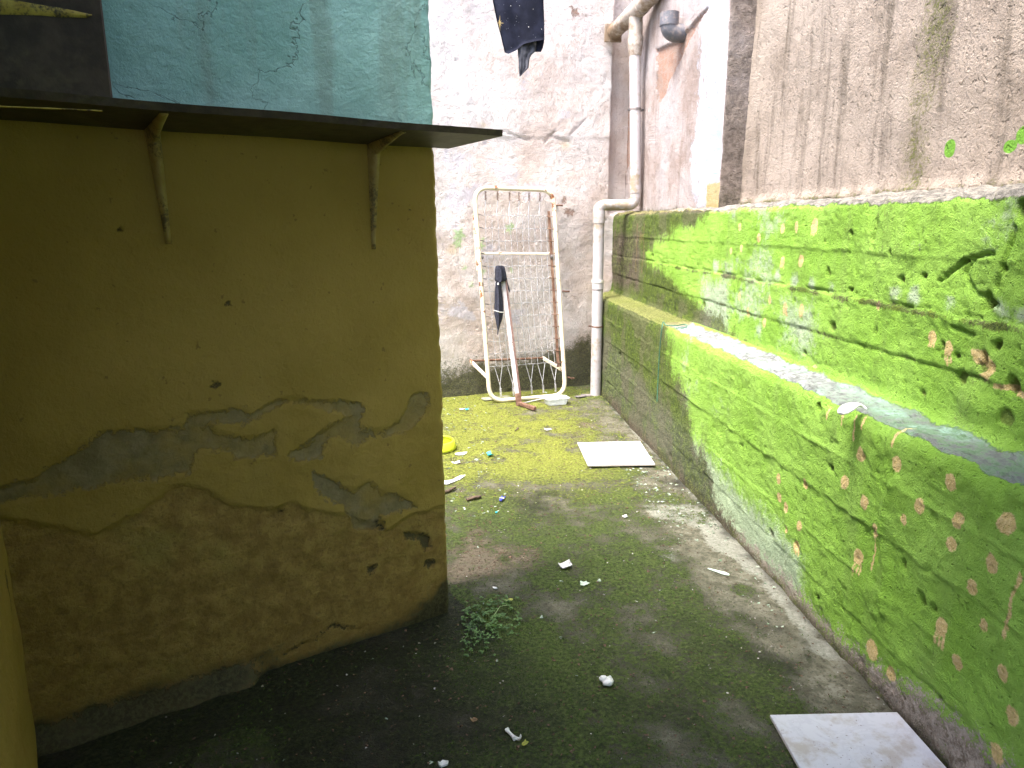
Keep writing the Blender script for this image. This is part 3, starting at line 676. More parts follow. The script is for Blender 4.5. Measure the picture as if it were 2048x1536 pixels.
# ------------------------------------------------------------------ the house corner on the left
def build_house():
    SL = -1.381; SX = -1.52
    z = np.concatenate([np.arange(-.04, 2.45, .0075), np.arange(2.45, 3.6, .12)])
    uu = np.concatenate([np.linspace(0, .985, 172), np.linspace(.9875, 1, 9)])
    Uq, Z = np.meshgrid(uu, z, indexing='xy')
    send = -.004-.012*Z+.004*fbm(Z*0, Z, 3, 3, 4)-.003*np.maximum(fbm(Z*0+3, Z, 22, 4, 3), 0)*3
    S = SX+(send-SX)*Uq
    e = send-S                                             # distance to the corner
    off = fbm(S, Z, .9, 5, 3)*.014+fbm(S, Z, 5, 6, 4)*.004+fbm(S, Z, 30, 7, 3)*.0012
    def ZP(pts, ox=0, oy=700, k=.5444): return [hs(ox+a*k, oy+b*k) for a, b in pts]
    grey = sdpoly(S, Z, ZP([(-60, 500), (0, 500), (130, 480), (180, 410), (270, 375), (350, 300), (450, 290), (560, 295), (670, 285), (690, 230), (890, 220), (925, 238), (1020, 180), (1060, 172), (1150, 185), (1290, 190), (1335, 210), (1320, 300), (1400, 295), (1470, 260), (1510, 170), (1540, 152), (1570, 165), (1578, 235), (1540, 255), (1490, 300), (1400, 320), (1300, 350), (1260, 330), (1210, 330), (1180, 390), (1100, 410), (1060, 390), (1120, 350), (1180, 300), (1290, 240), (1180, 215), (1080, 195), (1000, 215), (930, 250), (900, 270), (760, 270), (800, 300), (900, 320), (960, 320), (1010, 290), (1015, 390), (900, 400), (820, 370), (740, 370), (700, 450), (560, 480), (400, 495), (200, 530), (100, 555), (-60, 580)]))
    grey = np.maximum(grey, sdpoly(S, Z, ZP([(1150, 450), (1240, 490), (1300, 520), (1360, 480), (1400, 520), (1480, 540), (1540, 580), (1440, 600), (1400, 620), (1410, 660), (1300, 660), (1280, 600), (1230, 565), (1190, 540), (1150, 500)])))
    lowp = sdpoly(S, Z, ZP([(-60, 600), (150, 640), (350, 680), (480, 600), (560, 560), (600, 520), (650, 497), (720, 497), (790, 530), (830, 560), (900, 575), (1000, 580), (1080, 560), (1160, 590), (1260, 600), (1420, 660), (1520, 600), (1700, 560), (1750, 1100), (900, 1300), (-60, 1700)]))
    top_lim = sdpoly(S, Z, ZP([(-60, 500), (180, 400), (350, 290), (690, 225), (1020, 175), (1335, 200), (1330, 290), (1470, 255), (1540, 150), (1580, 240), (1700, 300), (1750, 1100), (900, 1300), (-60, 1700)]))
    bare2 = sdpoly(S, Z, ZP([(1200, 880), (1260, 860), (1330, 870), (1420, 860), (1420, 900), (1340, 930), (1300, 1000), (1200, 1010), (1120, 960), (1020, 940)]))
    dark_mask = sdpoly(S, Z, ZP([(1480, 675), (1530, 670), (1580, 690), (1588, 730), (1560, 740), (1545, 700), (1490, 695)]))
    for r in ([(1360, 800), (1378, 795), (1372, 815), (1360, 818)], [(1568, 775), (1600, 780), (1590, 800), (1565, 795)], [(1635, 610), (1655, 620), (1650, 645), (1638, 640)], [(1380, 628), (1410, 630), (1412, 655), (1385, 655)], [(1020, 590), (1040, 592), (1036, 606), (1022, 606)]):
        dark_mask = np.maximum(dark_mask, sdpoly(S, Z, ZP(r)))
    for (u, v, r) in ((240, 458, .0065), (820, 420, .003), (430, 770, .006), (457, 610, .003), (610, 1040, .006)):
        a, b = hs(u, v); dark_mask = np.maximum(dark_mask, r*.6+.001-np.hypot(S-a, Z-b))
    crack = sdline(S+.006*fbm(S, Z, 20, 12), Z+.006*fbm(S, Z, 20, 13), ZP([(1060, 1115), (1110, 1085), (1150, 1080), (1190, 1035), (1230, 1015), (1330, 1030)]))
    dark_mask = np.maximum(dark_mask, .004*sst(fbm(S, Z, 12, 14), -.2, .2)-crack*.9)
    v_ = sdline(S, Z, [hs(768, 640), hs(771, 860)])        # hairline near the corner
    off -= .0035*sst(grey, -.003, .003)+.004*sst(lowp+.01*fbm(S, Z, 14, 15), -.0025, .0025)+.006*sst(dark_mask, -.004, .002)+.002*sst(v_, .003, 0)
    off += .002*np.exp(-((lowp)/.008)**2)
    off += sst(top_lim, 0, .05)*fbm(S, Z, 16, 16, 4)*.004+sst(lowp, 0, .05)*fbm(S, Z, 24, 17, 4)*.003
    # cement fillet along the foot, left half
    fil = sst(S, -.72, -.80)*(1+.25*fbm(S, Z*0, 7, 18, 3)); hz = .065
    off += fil*.06*np.clip(1-Z/hz, 0, 1)**1.3
    greyfil = np.minimum(hz+.015*fbm(S, Z*0, 9, 19, 4)-Z, (-.74-S)*.3); grey = np.maximum(grey, np.clip(greyfil, -.3, .05))
    fild = np.clip(greyfil+.03, -.3, .05)
    # corner is rounded over
    r_ = .022*(1+.8*fbm(Z*0, Z, 7, 20, 3)); off -= r_*np.clip(1-e/r_, 0, 1)**2.2
    ch = pits(Z*0+.5, Z, .09, .6, 24, .2, .5)*sst(e, .035, .0); off -= .012*ch
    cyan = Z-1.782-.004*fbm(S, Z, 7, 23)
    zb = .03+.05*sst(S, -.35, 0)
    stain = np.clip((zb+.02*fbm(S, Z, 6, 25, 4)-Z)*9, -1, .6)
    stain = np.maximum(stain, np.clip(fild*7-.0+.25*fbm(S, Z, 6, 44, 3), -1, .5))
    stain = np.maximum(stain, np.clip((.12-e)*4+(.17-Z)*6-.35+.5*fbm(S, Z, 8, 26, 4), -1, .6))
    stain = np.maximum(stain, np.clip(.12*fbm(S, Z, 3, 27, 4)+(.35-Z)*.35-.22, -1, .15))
    P = HC+S[..., None]*HD+np.stack([S*0, S*0, Z], -1)+off[..., None]*HN
    grey = np.clip(grey, -.2, .2); low_ = np.clip(np.maximum(lowp, -.2), -.2, .2)
    root = thing('house_corner', 'house wall corner, turquoise above the shelf and peeling mustard below', 'house wall', HC)
    place(root)
    M = sheet('wall', P-HC, M_house, .20, -HN, dict(grey=grey, low=low_, dark_mask=np.clip(dark_mask, -.1, .1), cyan=np.clip(cyan, -.1, .1), stain=stain))
    M.parent = root
    # return wall at the far left
    A = HC+SL*HD
    t = stations(0, 1.5, .012, .03, .02); t = np.concatenate([[-.03], t[1:]]); zz = np.concatenate([np.arange(-.04, 2.2, .012), np.arange(2.2, 4.7, .12)])
    Tt, Z2 = np.meshgrid(t, zz, indexing='xy')
    off = fbm(Tt, Z2, 1.5, 33, 3)*.02+fbm(Tt, Z2, 7, 34, 4)*.006
    dark_mask2 = np.clip(.006-sdline(Tt+.006*fbm(Tt, Z2, 20, 12), Z2, [(.06, .62), (.09, .56), (.12, .50)]), -.1, .1)
    Pp = A+Tt[..., None]*HN+np.stack([Tt*0, Tt*0, Z2], -1)+(off-.0)[..., None]*HD
    M2 = sheet('side_wall', Pp, M_house, .2, -HD, dict(grey=np.full(Tt.shape, -.2), low=np.full(Tt.shape, -.2), dark_mask=dark_mask2, cyan=np.clip(Z2-1.79, -.1, .1), stain=np.clip(-.25+.5*fbm(Tt, Z2, 4, 35, 4)+(.1-Z2)*2, -1, .5)))
    tag(M2, 'short mustard wall returning toward the viewer at the far left edge', 'wall')
build_house()

# ------------------------------------------------------------------ floor
def build_ground():
    ys = np.concatenate([np.arange(-2.6, 1.1, .12), stations(1.1, 6.9, .0075, .016, .0042)])
    xs = np.concatenate([np.arange(-3.2, -1.35, .12), np.arange(-1.35, 1.56, .0095)])
    X, Y = np.meshgrid(xs, ys, indexing='xy')
    h = fbm(X, Y, .8, 1, 3)*.012+fbm(X, Y, 5, 2, 4)*.005+fbm(X, Y, 26, 3, 3)*.0022
    def Z(pts): return [tuple(onz(*p)[:2]) for p in pts]
    pale = sdpoly(X, Y, Z([(1278, 1006), (1340, 1004), (1400, 1008), (1430, 1030), (1460, 1062), (1500, 1100), (1560, 1170), (1600, 1210), (1650, 1262), (1700, 1325), (1640, 1318), (1602, 1298), (1590, 1255), (1560, 1225), (1540, 1190), (1500, 1150), (1420, 1100), (1395, 1060), (1370, 1045), (1310, 1038)]))
    nz1 = fbm(X, Y, 2.2, 11, 4); nz2 = fbm(X, Y, 6, 12, 4)
    pale = pale-.03*sst(nz2, -.05, .35)*sst(Y, 3.4, 3.0)-.008
    pale = np.maximum(pale, sdpoly(X, Y, Z([(1310, 1110), (1350, 1105), (1360, 1125), (1320, 1120)])))
    pale = np.maximum(pale, (.035+.03*nz2-(X1-X))*sst(Y, 2.0, 2.6)-.01)
    slab = sdpoly(X, Y, Z([(370, 1560), (400, 1490), (470, 1465), (530, 1462), (550, 1500), (560, 1580), (450, 1640)]))
    h += .006*sst(slab, -.004, .004)
    def blob(u, v, r, k=1.): p = onz(u, v); return (1-np.hypot(X-p[0], Y-p[1])/r)*k
    red = np.maximum.reduce([blob(960, 1130, .55), blob(1010, 1180, .40, .8), blob(1130, 870, .55, .7), blob(1180, 850, .35, .7), blob(1400, 1160, .4, .5), blob(950, 1060, .35, .5), blob(1060, 1440, .3, .25)])
    red = np.clip(red*.8-.38+nz1*.7+nz2*.3, -1, .4)
    moss = .16+nz1*.6+nz2*.55
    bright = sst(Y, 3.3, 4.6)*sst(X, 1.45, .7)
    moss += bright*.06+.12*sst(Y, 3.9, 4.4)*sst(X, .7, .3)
    moss -= .30*sst(X, .95, 1.3)*sst(Y, 6.0, 5.2)
    moss -= .35*sst(X, 1.0, 1.25)*sst(Y, 3.4, 2.8)
    moss -= .5*sst(red, 0, .4)
    moss += .55*np.clip(blob(985, 1290, .35), 0, 1)+.5*np.clip(blob(960, 1230, .22), 0, 1)+.5*np.clip(blob(1490, 1180, .09, 2), 0, 1)+.35*np.clip(blob(1050, 1320, .3), 0, 1)
    moss -= .1*sst(slab, 0, .05)
    moss = np.clip(moss, -1, .8)
    # near-black floor beside the house wall and along wall feet
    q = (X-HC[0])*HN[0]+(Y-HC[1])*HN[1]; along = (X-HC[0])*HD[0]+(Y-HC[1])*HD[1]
    dark_mask = np.where(along < .06, np.clip((.50-q)*1.5+.25*nz1-.1, -1, .6), -1)
    dark_mask = np.maximum(dark_mask, np.clip((.62-np.hypot(X+.35, Y-1.95))*1.2+.3*nz1, -1, .7))
    dark_mask = np.maximum(dark_mask, np.clip((.05-(X1-X))*7+.4*nz2-.2, -1, .5)*sst(Y, 1.2, 1.6))
    dark_mask = np.maximum(dark_mask, np.clip(np.maximum.reduce([blob(1370, 965, .22, .6), blob(1060, 1010, .4, .42), blob(1470, 1070, .10, .7), blob(1500, 1300, .4, .3), blob(1240, 1390, .35, .3)])+nz2*.5-.22, -1, .45))
    dark_mask = np.where(slab > .0, np.minimum(dark_mask, .12), dark_mask)
    h += .004*sst(moss+nz2*.5, 0, .4)
    # ground stays below the wall feet
    P = np.stack([X, Y, h-.004], -1)
    P = P.reshape(P.shape); o = sheet('ground', P, M_ground, .25, (0, 0, -1), dict(moss=moss, bright=np.clip(bright, 0, 1), red=red, pale=np.clip(pale, -.2, .2), dark_mask=dark_mask))
    o['kind'] = 'structure'; o['label'] = 'mossy concrete floor of the yard'
    return xs, ys, moss, bright, dark_mask, red, h-.004
GX, GY, GM, GB, GD, GR, GH = build_ground()
def gsample(A, x, y):
    i = min(max(np.searchsorted(GY, y)-1, 0), len(GY)-1); j = min(max(np.searchsorted(GX, x)-1, 0), len(GX)-1); return A[i, j]

# ------------------------------------------------------------------ roof over the viewer, left and rear walls added (all unseen, they shape the light)
ROOF_GAP = .62
def slab(name, c, size, mat, kind=None, label=None, cat=None, ax=None):
    o = MB().box(c, size, ax, bev=.01).build(name, mat); tag(o, label, cat, None, kind); return o
slab('unseen_ceiling', (.1, -.58, 2.78), (4.2, 4.05, .16), M_ceil, 'structure', 'unseen concrete slab over the near end of the yard, shapes the light', None)
slab('unseen_bounce_wall', (-2.35, 4.4, 1.3), (.2, 5.2, 2.7), M_light, None, 'unseen pale wall added on the left to bounce light into the yard', 'wall')  # added out of view, pale so that it bounces light
slab('unseen_rear_blocker', (.0, -2.5, .55), (4.4, .2, 1.15), M_dark, None, 'unseen low wall added behind the viewer to limit light from the rear', 'wall')  # added out of view, kept low to admit some light from behind

# ------------------------------------------------------------------ materials of the things
M_wood = simple('dark_board', (.028, .020, .015), (.060, .043, .032), 14, .55, .0015, dirt=(.07, .055, .035), dirt_amt=.35)
M_brk = simple('painted_bracket', (.30, .21, .06), (.36, .27, .10), 30, .6, .0008, dirt=(.12, .09, .04), dirt_amt=.6)
M_cream = simple('chipped_cream_enamel', (.68, .58, .42), (.76, .68, .54), 16, .45, .0006, rust=(.30, .11, .04), rust_amt=.20)
M_rust = simple('rusted_steel', (.10, .045, .028), (.26, .16, .11), 22, .85, .0012, dirt=(.10, .05, .03), dirt_amt=.5)
M_wire = simple('galvanised_wire', (.34, .33, .34), (.56, .56, .58), 30, .45, 0, .25, rust=(.28, .12, .06), rust_amt=.1)
M_pvc = simple('grey_pvc_pipe', (.40, .37, .38), (.46, .43, .44), 5, .45, .0004, dirt=(.30, .24, .17), dirt_amt=.55)
M_pvc2 = simple('weathered_pvc_pipe', (.34, .29, .25), (.44, .38, .33), 6, .6, .0006, dirt=(.20, .14, .09), dirt_amt=.8)
M_pvc3 = simple('slate_grey_pvc', (.10, .10, .115), (.13, .13, .15), 8, .5, .0004, dirt=(.25, .21, .19), dirt_amt=.3)
M_clampm = simple('pipe_clamp', (.10, .09, .09), (.22, .19, .18), 30, .6, .0004)
M_ring = simple('white_joint_ring', (.62, .58, .52), (.70, .68, .63), 30, .5, 0)
M_blackcloth = simple('navy_black_cloth', (.012, .013, .022), (.028, .030, .048), 60, .9, .0006)
M_lining = simple('faded_black_lining', (.022, .022, .030), (.085, .085, .10), 26, .9, .0008)
M_tray = simple('clear_plastic', (.75, .78, .78), (.82, .84, .84), 30, .25, 0, dirt=(.40, .40, .36), dirt_amt=.3, Transmission_Weight=.55, IOR=1.3)
M_white = simple('white_plastic', (.66, .66, .63), (.78, .78, .76), 40, .5, .0006, dirt=(.35, .30, .24), dirt_amt=.35)
M_paper = simple('soggy_paper', (.58, .56, .55), (.74, .72, .74), 60, .85, .001, dirt=(.24, .22, .2), dirt_amt=.45)
M_cyan = simple('turquoise_plastic', (.03, .42, .48), (.06, .55, .62), 40, .5, 0)
M_blue = simple('royal_blue_plastic', (.03, .045, .36), (.05, .07, .50), 40, .4, 0)
M_hoop = simple('lime_yellow_plastic', (.55, .62, .02), (.66, .72, .05), 10, .4, 0)
M_cord = simple('green_cord', (.02, .11, .07), (.06, .20, .14), 120, .6, 0)
M_stick = simple('dead_twig', (.05, .035, .025), (.16, .11, .08), 50, .9, .001)
M_leaf = simple('fresh_weed_leaf', (.030, .075, .014), (.10, .20, .04), 24, .6, 0)
M_yleaf = simple('yellowing_leaf', (.26, .28, .04), (.40, .40, .07), 40, .6, 0)
M_pale = simple('pale_green_pulp', (.42, .52, .40), (.55, .64, .52), 40, .4, .0006)
M_slate = simple('grey_board', (.20, .19, .15), (.30, .29, .22), 12, .85, .002, dirt=(.14, .17, .04), dirt_amt=.7)

def mat_tile(name, veins, dirt):
    g = G(name); n = g.noise(7, 6, .62, dist=1.1); n2 = g.noise(90, 4, .7); n3 = g.noise(22, 5, .7)
    v = g.rng(n, .46, .54); v = g.mul(v, g.m('SUBTRACT', 1., v), 4.)
    col = g.mix(g.mul(v, veins), (.50, .50, .54), (.30, .30, .35))
    col = g.mix(g.mul(g.rng(g.noise(9, 5, .7, loc=(4, 4, 0)), .46, .64), dirt), col, (.34, .29, .25))
    col = g.mix(g.mul(g.rng(n2, .60, .70), g.rng(n3, .5, .62), dirt*1.6), col, (.14, .10, .08))
    return g.done(col, g.mix(g.rng(n3, .4, .6), (.30, .30, .30), (.55, .55, .55)), g.bump(n3, .0004), spec=.5)
M_tile1 = mat_tile('white_glazed_tile', .12, .10); M_tile2 = mat_tile('marbled_glazed_tile', .22, .75)
M_tilebody = simple('tile_biscuit', (.45, .40, .34), (.55, .50, .44), 60, .9, .0004)

# ------------------------------------------------------------------ shelf, brackets, cupboard
AX = [HD, HN, np.array((0, 0, 1.))]
def H3(s, q, z): return HC+HD*s+HN*q+np.array((0, 0, z))
t = thing('wall_shelf', 'long dark wooden shelf on two mustard painted brackets across the house wall', 'shelf', H3(-.6, 0, 1.76)); place(t)
mb = MB()
ns = 40; sec = lambda s, k: [H3(s, .0, 1.757), H3(s, .27, 1.777), H3(s, .272, 1.797), H3(s, .0, 1.779)]
vs = []
for i in range(ns+1):
    s0 = -1.37+(1.37+.02)*i/ns
    for j, (q, z) in enumerate(((.0, 1.757), (.262, 1.776), (.266, 1.795), (.0, 1.779))):
        sl = s0+(.055 if (q > .1 and i == ns) else 0)+(.001*math.sin(i*2.1+j)); vs.append(H3(sl, q+.0012*math.sin(i*3.3+j)*(q > .1), z+.0015*math.sin(i*.35)))
fs = [(i*4+j, i*4+(j+1) % 4, (i+1)*4+(j+1) % 4, (i+1)*4+j) for i in range(ns) for j in range(4)]+[(0, 3, 2, 1), (ns*4, ns*4+1, ns*4+2, ns*4+3)]
mb.add(vs, fs).build('shelf_board', M_wood, t)
def bracket(s0, zlow, lean, reach):
    m = MB()
    # wall leg tapering downward, arm under the shelf, both pressed steel channel
    n = 14
    vs = []
    for i in range(n+1):
        f = i/n; z = 1.750+(zlow-1.750)*f; w_ = .020*(1-f)+.0075*f; dpt = .030*(1-f)**1.5+.008; sc = s0+lean*f
        vs += [H3(sc-w_, .0, z), H3(sc-w_*.7, dpt*.6, z), H3(sc-w_*.2, dpt, z), H3(sc+w_*.6, dpt, z), H3(sc+w_, .0, z)]
    fs = [(i*5+j, (i+1)*5+j, (i+1)*5+j+1, i*5+j+1) for i in range(n) for j in range(4)]+[(0, 1, 2, 3, 4), tuple(n*5+j for j in (4, 3, 2, 1, 0))]
    m.add(vs, fs, True)
    vs = []
    for i in range(n+1):
        f = i/n; q = .0+reach*f; w_ = .020*(1-f)+.010*f; dz = .036*(1-f)**1.4+.007; zt = 1.7585+.0732*q-.0015; sc = s0+.0*f
        vs += [H3(sc-w_, q, zt), H3(sc-w_, q, zt-.004), H3(sc-w_*.35, q, zt-dz), H3(sc+w_*.35, q, zt-dz), H3(sc+w_, q, zt-.004), H3(sc+w_, q, zt)]
    fs = [(i*6+j, i*6+(j+1) % 6, (i+1)*6+(j+1) % 6, (i+1)*6+j) for i in range(n) for j in range(6)]+[tuple(range(6))[::-1], tuple(n*6+j for j in range(6))]
    m.add(vs, fs, True)
    for q in (.05, .15): m.blob(H3(s0+.0, q, 1.7585+.0732*q-.012), (.007, .007, .004), 3)
    o = m.build('bracket', M_brk, t); return o
bracket(-.905, 1.448, .012, .235); bracket(-.258, 1.422, -.012, .235)

t = thing('wall_cupboard', 'dark brown wooden cupboard with a yellow paint smear, top left on the shelf', 'cupboard', H3(-1.2, .13, 1.797)); place(t)
m = MB(); m.box(H3(-1.17, .128, 2.10), (.31, .235, .61), AX, .004); m.build('cupboard_body', M_wood, t)
m = MB(); m.box(H3(-1.180, .2535, 2.10), (.325, .014, .63), AX, .003); dd_ = m.build('door', M_wood, t)
M_smear = simple('yellow_smear', (.32, .24, .03), (.42, .33, .06), 40, .6, .0006, dirt=(.05, .04, .02), dirt_amt=.5)
def smear(pts, w_, q):
    m = MB(); n = len(pts); vs = []
    for i, (u, v) in enumerate(pts):
        a = onpl(u, v, HC+HN*q, HN); ww = w_[i]
        for dz, dq in ((ww, 0), (ww*.4, .0016), (-ww*.5, .0016), (-ww, 0)): vs.append(a+np.array((0, 0, dz))+HN*dq)
    return m.add(vs, [(i*4+j, (i+1)*4+j, (i+1)*4+j+1, i*4+j+1) for i in range(n-1) for j in range(3)], True).build('paint_smear', M_smear, t)
smear([(-30, 10), (0, 13), (40, 16), (80, 20), (120, 25), (150, 28), (172, 31), (184, 30)], [.016, .016, .014, .011, .010, .007, .005, .001], .2612)
smear([(-30, 212), (0, 213), (50, 215), (100, 217), (150, 219), (205, 222)], [.0018, .0022, .0014, .002, .0012, .002], .2612)

# ------------------------------------------------------------------ drainpipe
t = thing('drainpipe', 'grey plastic rainwater pipe with offset elbows running down in the far right corner', 'drainpipe', (1.335, 6.157, 0)); place(t)
up = (XF-.062, 6.16)
lo_ = onz(1191, 790); lo_ = np.array((lo_[0], lo_[1], 0))
lt = np.array((lo_[0]+.0, 6.157, 1.60))
def P3(u, v, y): return ony(u, v, y)
A_ = P3(1271, 100, 6.16); B_ = P3(1271, 380, 6.16)
M_ = MB().tube([P3(1270, 95, 6.16), P3(1271, 372, 6.16)], .046, 20).build('upper_pipe', M_pvc, t)
e1 = P3(1271, 372, 6.16); e2 = P3(1271, 410, 6.16); e3 = P3(1197, 410, 6.157); e4 = P3(1198, 440, 6.157)
foot = P3(1191, 786, 6.157); foot[2] = -.01
MB().rtube([e1, e2, e3, e4], .047, .085, 20, 8).build('elbow', M_pvc, t)
MB().tube([e4, foot], .047, 20).build('lower_pipe', M_pvc, t)
for (a, b_, u1, u2) in ((372, 402, 1271, 1271),):
    MB().tube([P3(u1, 366, 6.16), P3(u2, 386, 6.16)], .0505, 20).build('socket', M_pvc, t)
MB().tube([P3(1198, 422, 6.157), P3(1198, 446, 6.157)], .0515, 20).build('socket', M_pvc, t)
MB().tube([P3(1195.5, 562, 6.157), P3(1195.5, 578, 6.157)], .0505, 20).build('socket', M_pvc, t)
MB().tube([P3(1195.5, 560, 6.157), P3(1195.5, 565, 6.157)], .054, 20).build('joint_ring', M_ring, t)
MB().tube([P3(1195.3, 577, 6.157), P3(1195.3, 580, 6.157)], .0485, 20).build('seal', M_clampm, t)
for v_, y_ in ((219, 6.16),):
    c = P3(1271, v_, y_); m = MB(); m.tube([c-np.array((0, 0, .010)), c+np.array((0, 0, .010))], .0495, 20); m.box(c+np.array((.055, .03, 0)), (.05, .016, .018), bev=.002); m.box(c+np.array((-.055, .01, 0)), (.022, .012, .018), bev=.002)
    m.build('pipe_clamp', M_clampm, t)
c = P3(1194, 653, 6.157); m = MB(); m.tube([c-np.array((0, 0, .006)), c+np.array((0, 0, .006))], .0490, 20); m.box(c+np.array((-.06, .0, .004)), (.03, .010, .010)); m.box(c+np.array((.055, .01, 0)), (.03, .010, .012)); m.build('pipe_clamp', M_rust, t)
# sloping collector and its tee
c0 = P3(1228, 64, 6.56); c2 = P3(1272, 22, 6.16); dirc = (c2-c0)/np.linalg.norm(c2-c0); c3 = c2+dirc*2.2
MB().tube([c0, c3], .064, 22).build('collector_pipe', M_pvc2, t)
for f in (.02, .19, .31): q = c0+dirc*f; MB().tube([q, q+dirc*.014], .0685, 22).build('pipe_collar', M_pvc2, t)
m = MB(); m.tube([c2-dirc*.10, c2+dirc*.11], .0705, 22); m.tube([c2, P3(1271, 78, 6.16)], .056, 20); m.tube([P3(1271, 74, 6.16), P3(1270.5, 92, 6.16)], .062, 20); m.tube([P3(1270.5, 92, 6.16), P3(1270.5, 112, 6.16)], [.062, .049], 20); m.build('tee_joint', M_pvc2, t)
m = MB().box(c0-dirc*.02, (.15, .02, .15), bev=.004); m.build('end_flange', M_pvc2, t)
tag(MB().box(onz(1172, 793)+np.array((0, 0, .010)), (.09, .05, .02), bev=.006).blob(onz(1160, 795)+np.array((0, 0, .008)), (.05, .02, .012), 4).build('broken_pipe_foot', M_clampm, None, onz(1172, 793)), 'dark crushed plastic bit lying at the foot of the drainpipe', 'debris')

# short elbow vent
ve = onx(1362, 68, XF)
t = thing('vent_elbow', 'short slate grey pipe elbow poking out of the wall and turned upward', 'vent pipe', ve); place(t)
yv = ve[1]
a0 = np.array((XF+.05, yv-.02, ve[2])); a1 = np.array((XF-.095, yv-.02, ve[2]+.0)); a2 = np.array((XF-.095, yv-.02, ve[2]+.13))
MB().rtube([a0, a1, a2], .062, .13, 20, 10, cap=False).build('elbow_body', M_pvc3, t)
MB().tube([a2-np.array((0, 0, .085)), a2-np.array((0, 0, .0))], .0665, 20, cap=False).tube([a2-np.array((0, 0, .002)), a2], .0665, 20).build('socket', M_pvc3, t)

# ------------------------------------------------------------------ folding bed frame leaning on the back wall
BL = onz(980, 803, .02); BR = onz(1131, 790, .02); TL = onpl(948, 375, BC+BN*.10, BN); TR = onpl(1106, 380, BC+BN*.10, BN)
def bd(a, b, o=0.):
    p = BL*(1-a)*(1-b)+BR*a*(1-b)+TL*(1-a)*b+TR*a*b
    nrm = np.cross(BR-BL, TL-BL); nrm /= np.linalg.norm(nrm)
    if nrm[1] > 0: nrm = -nrm
    return p+nrm*o
t = thing('bed_frame', 'rusty cream metal bed frame with wire mesh standing on end against the pink wall', 'bed frame', (BL+BR)/2); place(t)
r_ = .019
MB().rtube([bd(0, 0), bd(1, 0), bd(1, 1), bd(0, 1)], r_, .13, 12, 8, closed=True).build('outer_frame', M_cream, t)
def pa(px_y_l, px_y_r): return None
bcross = .70
m = MB(); a = bd(.03, bcross, -.03); b_ = bd(.97, bcross-.004, -.03); dv = (b_-a)/np.linalg.norm(b_-a); up_ = bd(.5, .8)-bd(.5, .7); up_ /= np.linalg.norm(up_)
m.box((a+b_)/2, (np.linalg.norm(b_-a), .018, .020), [dv, np.cross(up_, dv), up_], .002).build('cross_bar', M_cream, t)
for aa in (.035, .93): MB().blob(bd(aa, bcross-.02, .0), (.014, .014, .018), 5, .1).build('bolt', M_clampm, t)
# side angle strips that carry the hooks
m = MB(); a = bd(.935, .14, -.015); b_ = bd(.935, .90, -.015); dv2 = (b_-a)/np.linalg.norm(b_-a)
m.box((a+b_)/2, (np.linalg.norm(b_-a), .026, .004), [dv2, dv, np.cross(dv2, dv)]).build('hook_strip', M_rust, t)
m = MB(); a = bd(-.005, .62, -.035); b_ = bd(-.02, .88, -.035)
m.box((a+b_)/2, (np.linalg.norm(b_-a), .022, .014), [dv2, dv, np.cross(dv2, dv)]).build('folding_leg', M_cream, t)
# mesh of wires: one woven net
NV, NH = 11, 12
def col_a(i): return .115+.775*i/(NV-1)
rows_b = [.17+.055*j*(.86 if j > 2 else 1) for j in range(NH)]
rows_b = list(np.linspace(.165, .875, NH+1))
m = MB()
for i in range(NV):
    pts = []
    for j, bb in enumerate(rows_b):
        sag = -.035*math.sin(math.pi*(bb-.1)/.85)
        pts.append(bd(col_a(i)+.004*math.sin(j*1.7+i), bb, sag+.0015*((-1)**(i+j))))
    m.tube(pts, .0023, 5, cap=False)
for j, bb in enumerate(rows_b):
    pts = [bd(x_, bb+.0015*math.sin(k*2+j), -.035*math.sin(math.pi*(bb-.1)/.85)+.0015*((-1)**k)) for k, x_ in enumerate(np.linspace(.085, .905, 14))]
    m.tube(pts, .0023, 5, cap=False)
m.build('wire_mesh', M_wire, t)
def helix(a, b_, R, turns, r, n=10):
    a = np.array(a); b_ = np.array(b_); d_ = b_-a; L_ = np.linalg.norm(d_); d_ /= L_; u = np.cross(d_, (.3, .9, .1)); u /= np.linalg.norm(u); v = np.cross(d_, u); out = []
    for k in range(turns*n+1):
        f = k/(turns*n); out.append(a+d_*L_*f+(u*math.cos(2*math.pi*turns*f)+v*math.sin(2*math.pi*turns*f))*R)
    return out
for k, aa in enumerate((.14, .29, .44, .56, .69, .83)):
    p0 = bd(aa, .985, -.004); p1 = bd(aa-.004, .945, -.010); p2 = bd(aa-.030, rows_b[-1], -.012)
    s_ = MB().tube(helix(p0, p1, .008, 6, .0022), .0024, 5).build('spring', M_rust, t)
    h_ = MB().tube([p1, p2], .0034, 6).build('hook', M_wire, s_, tuple(t.location))
for k, aa in enumerate((.145, .31, .55, .705, .87)):
    p0 = bd(aa, .020, .0); p1 = bd(aa, .060, -.002); q0 = bd(aa-.05, rows_b[0], -.012); q1 = bd(aa+.05, rows_b[0], -.012); pm = bd(aa, .075, -.004)
    s_ = MB().tube(helix(p0, p1, .0075, 6, .002), .0024, 5).build('spring', M_wire, t)
    MB().tube([q0, pm, p1], .0032, 6).tube([q1, pm], .0032, 6).build('hook', M_wire, s_, tuple(t.location))
for j, bb in enumerate(rows_b):
    sg = -.035*math.sin(math.pi*(bb-.1)/.85)
    MB().tube([bd(.012, bb+.002, .004), bd(.085, bb, sg)], .0036, 6).build('side_hook', M_clampm if bb > .35 else M_wire, t)
    MB().tube([bd(.985, bb-.004, .006), bd(.895, bb, sg)], .0042, 6).build('side_hook', M_rust, t)
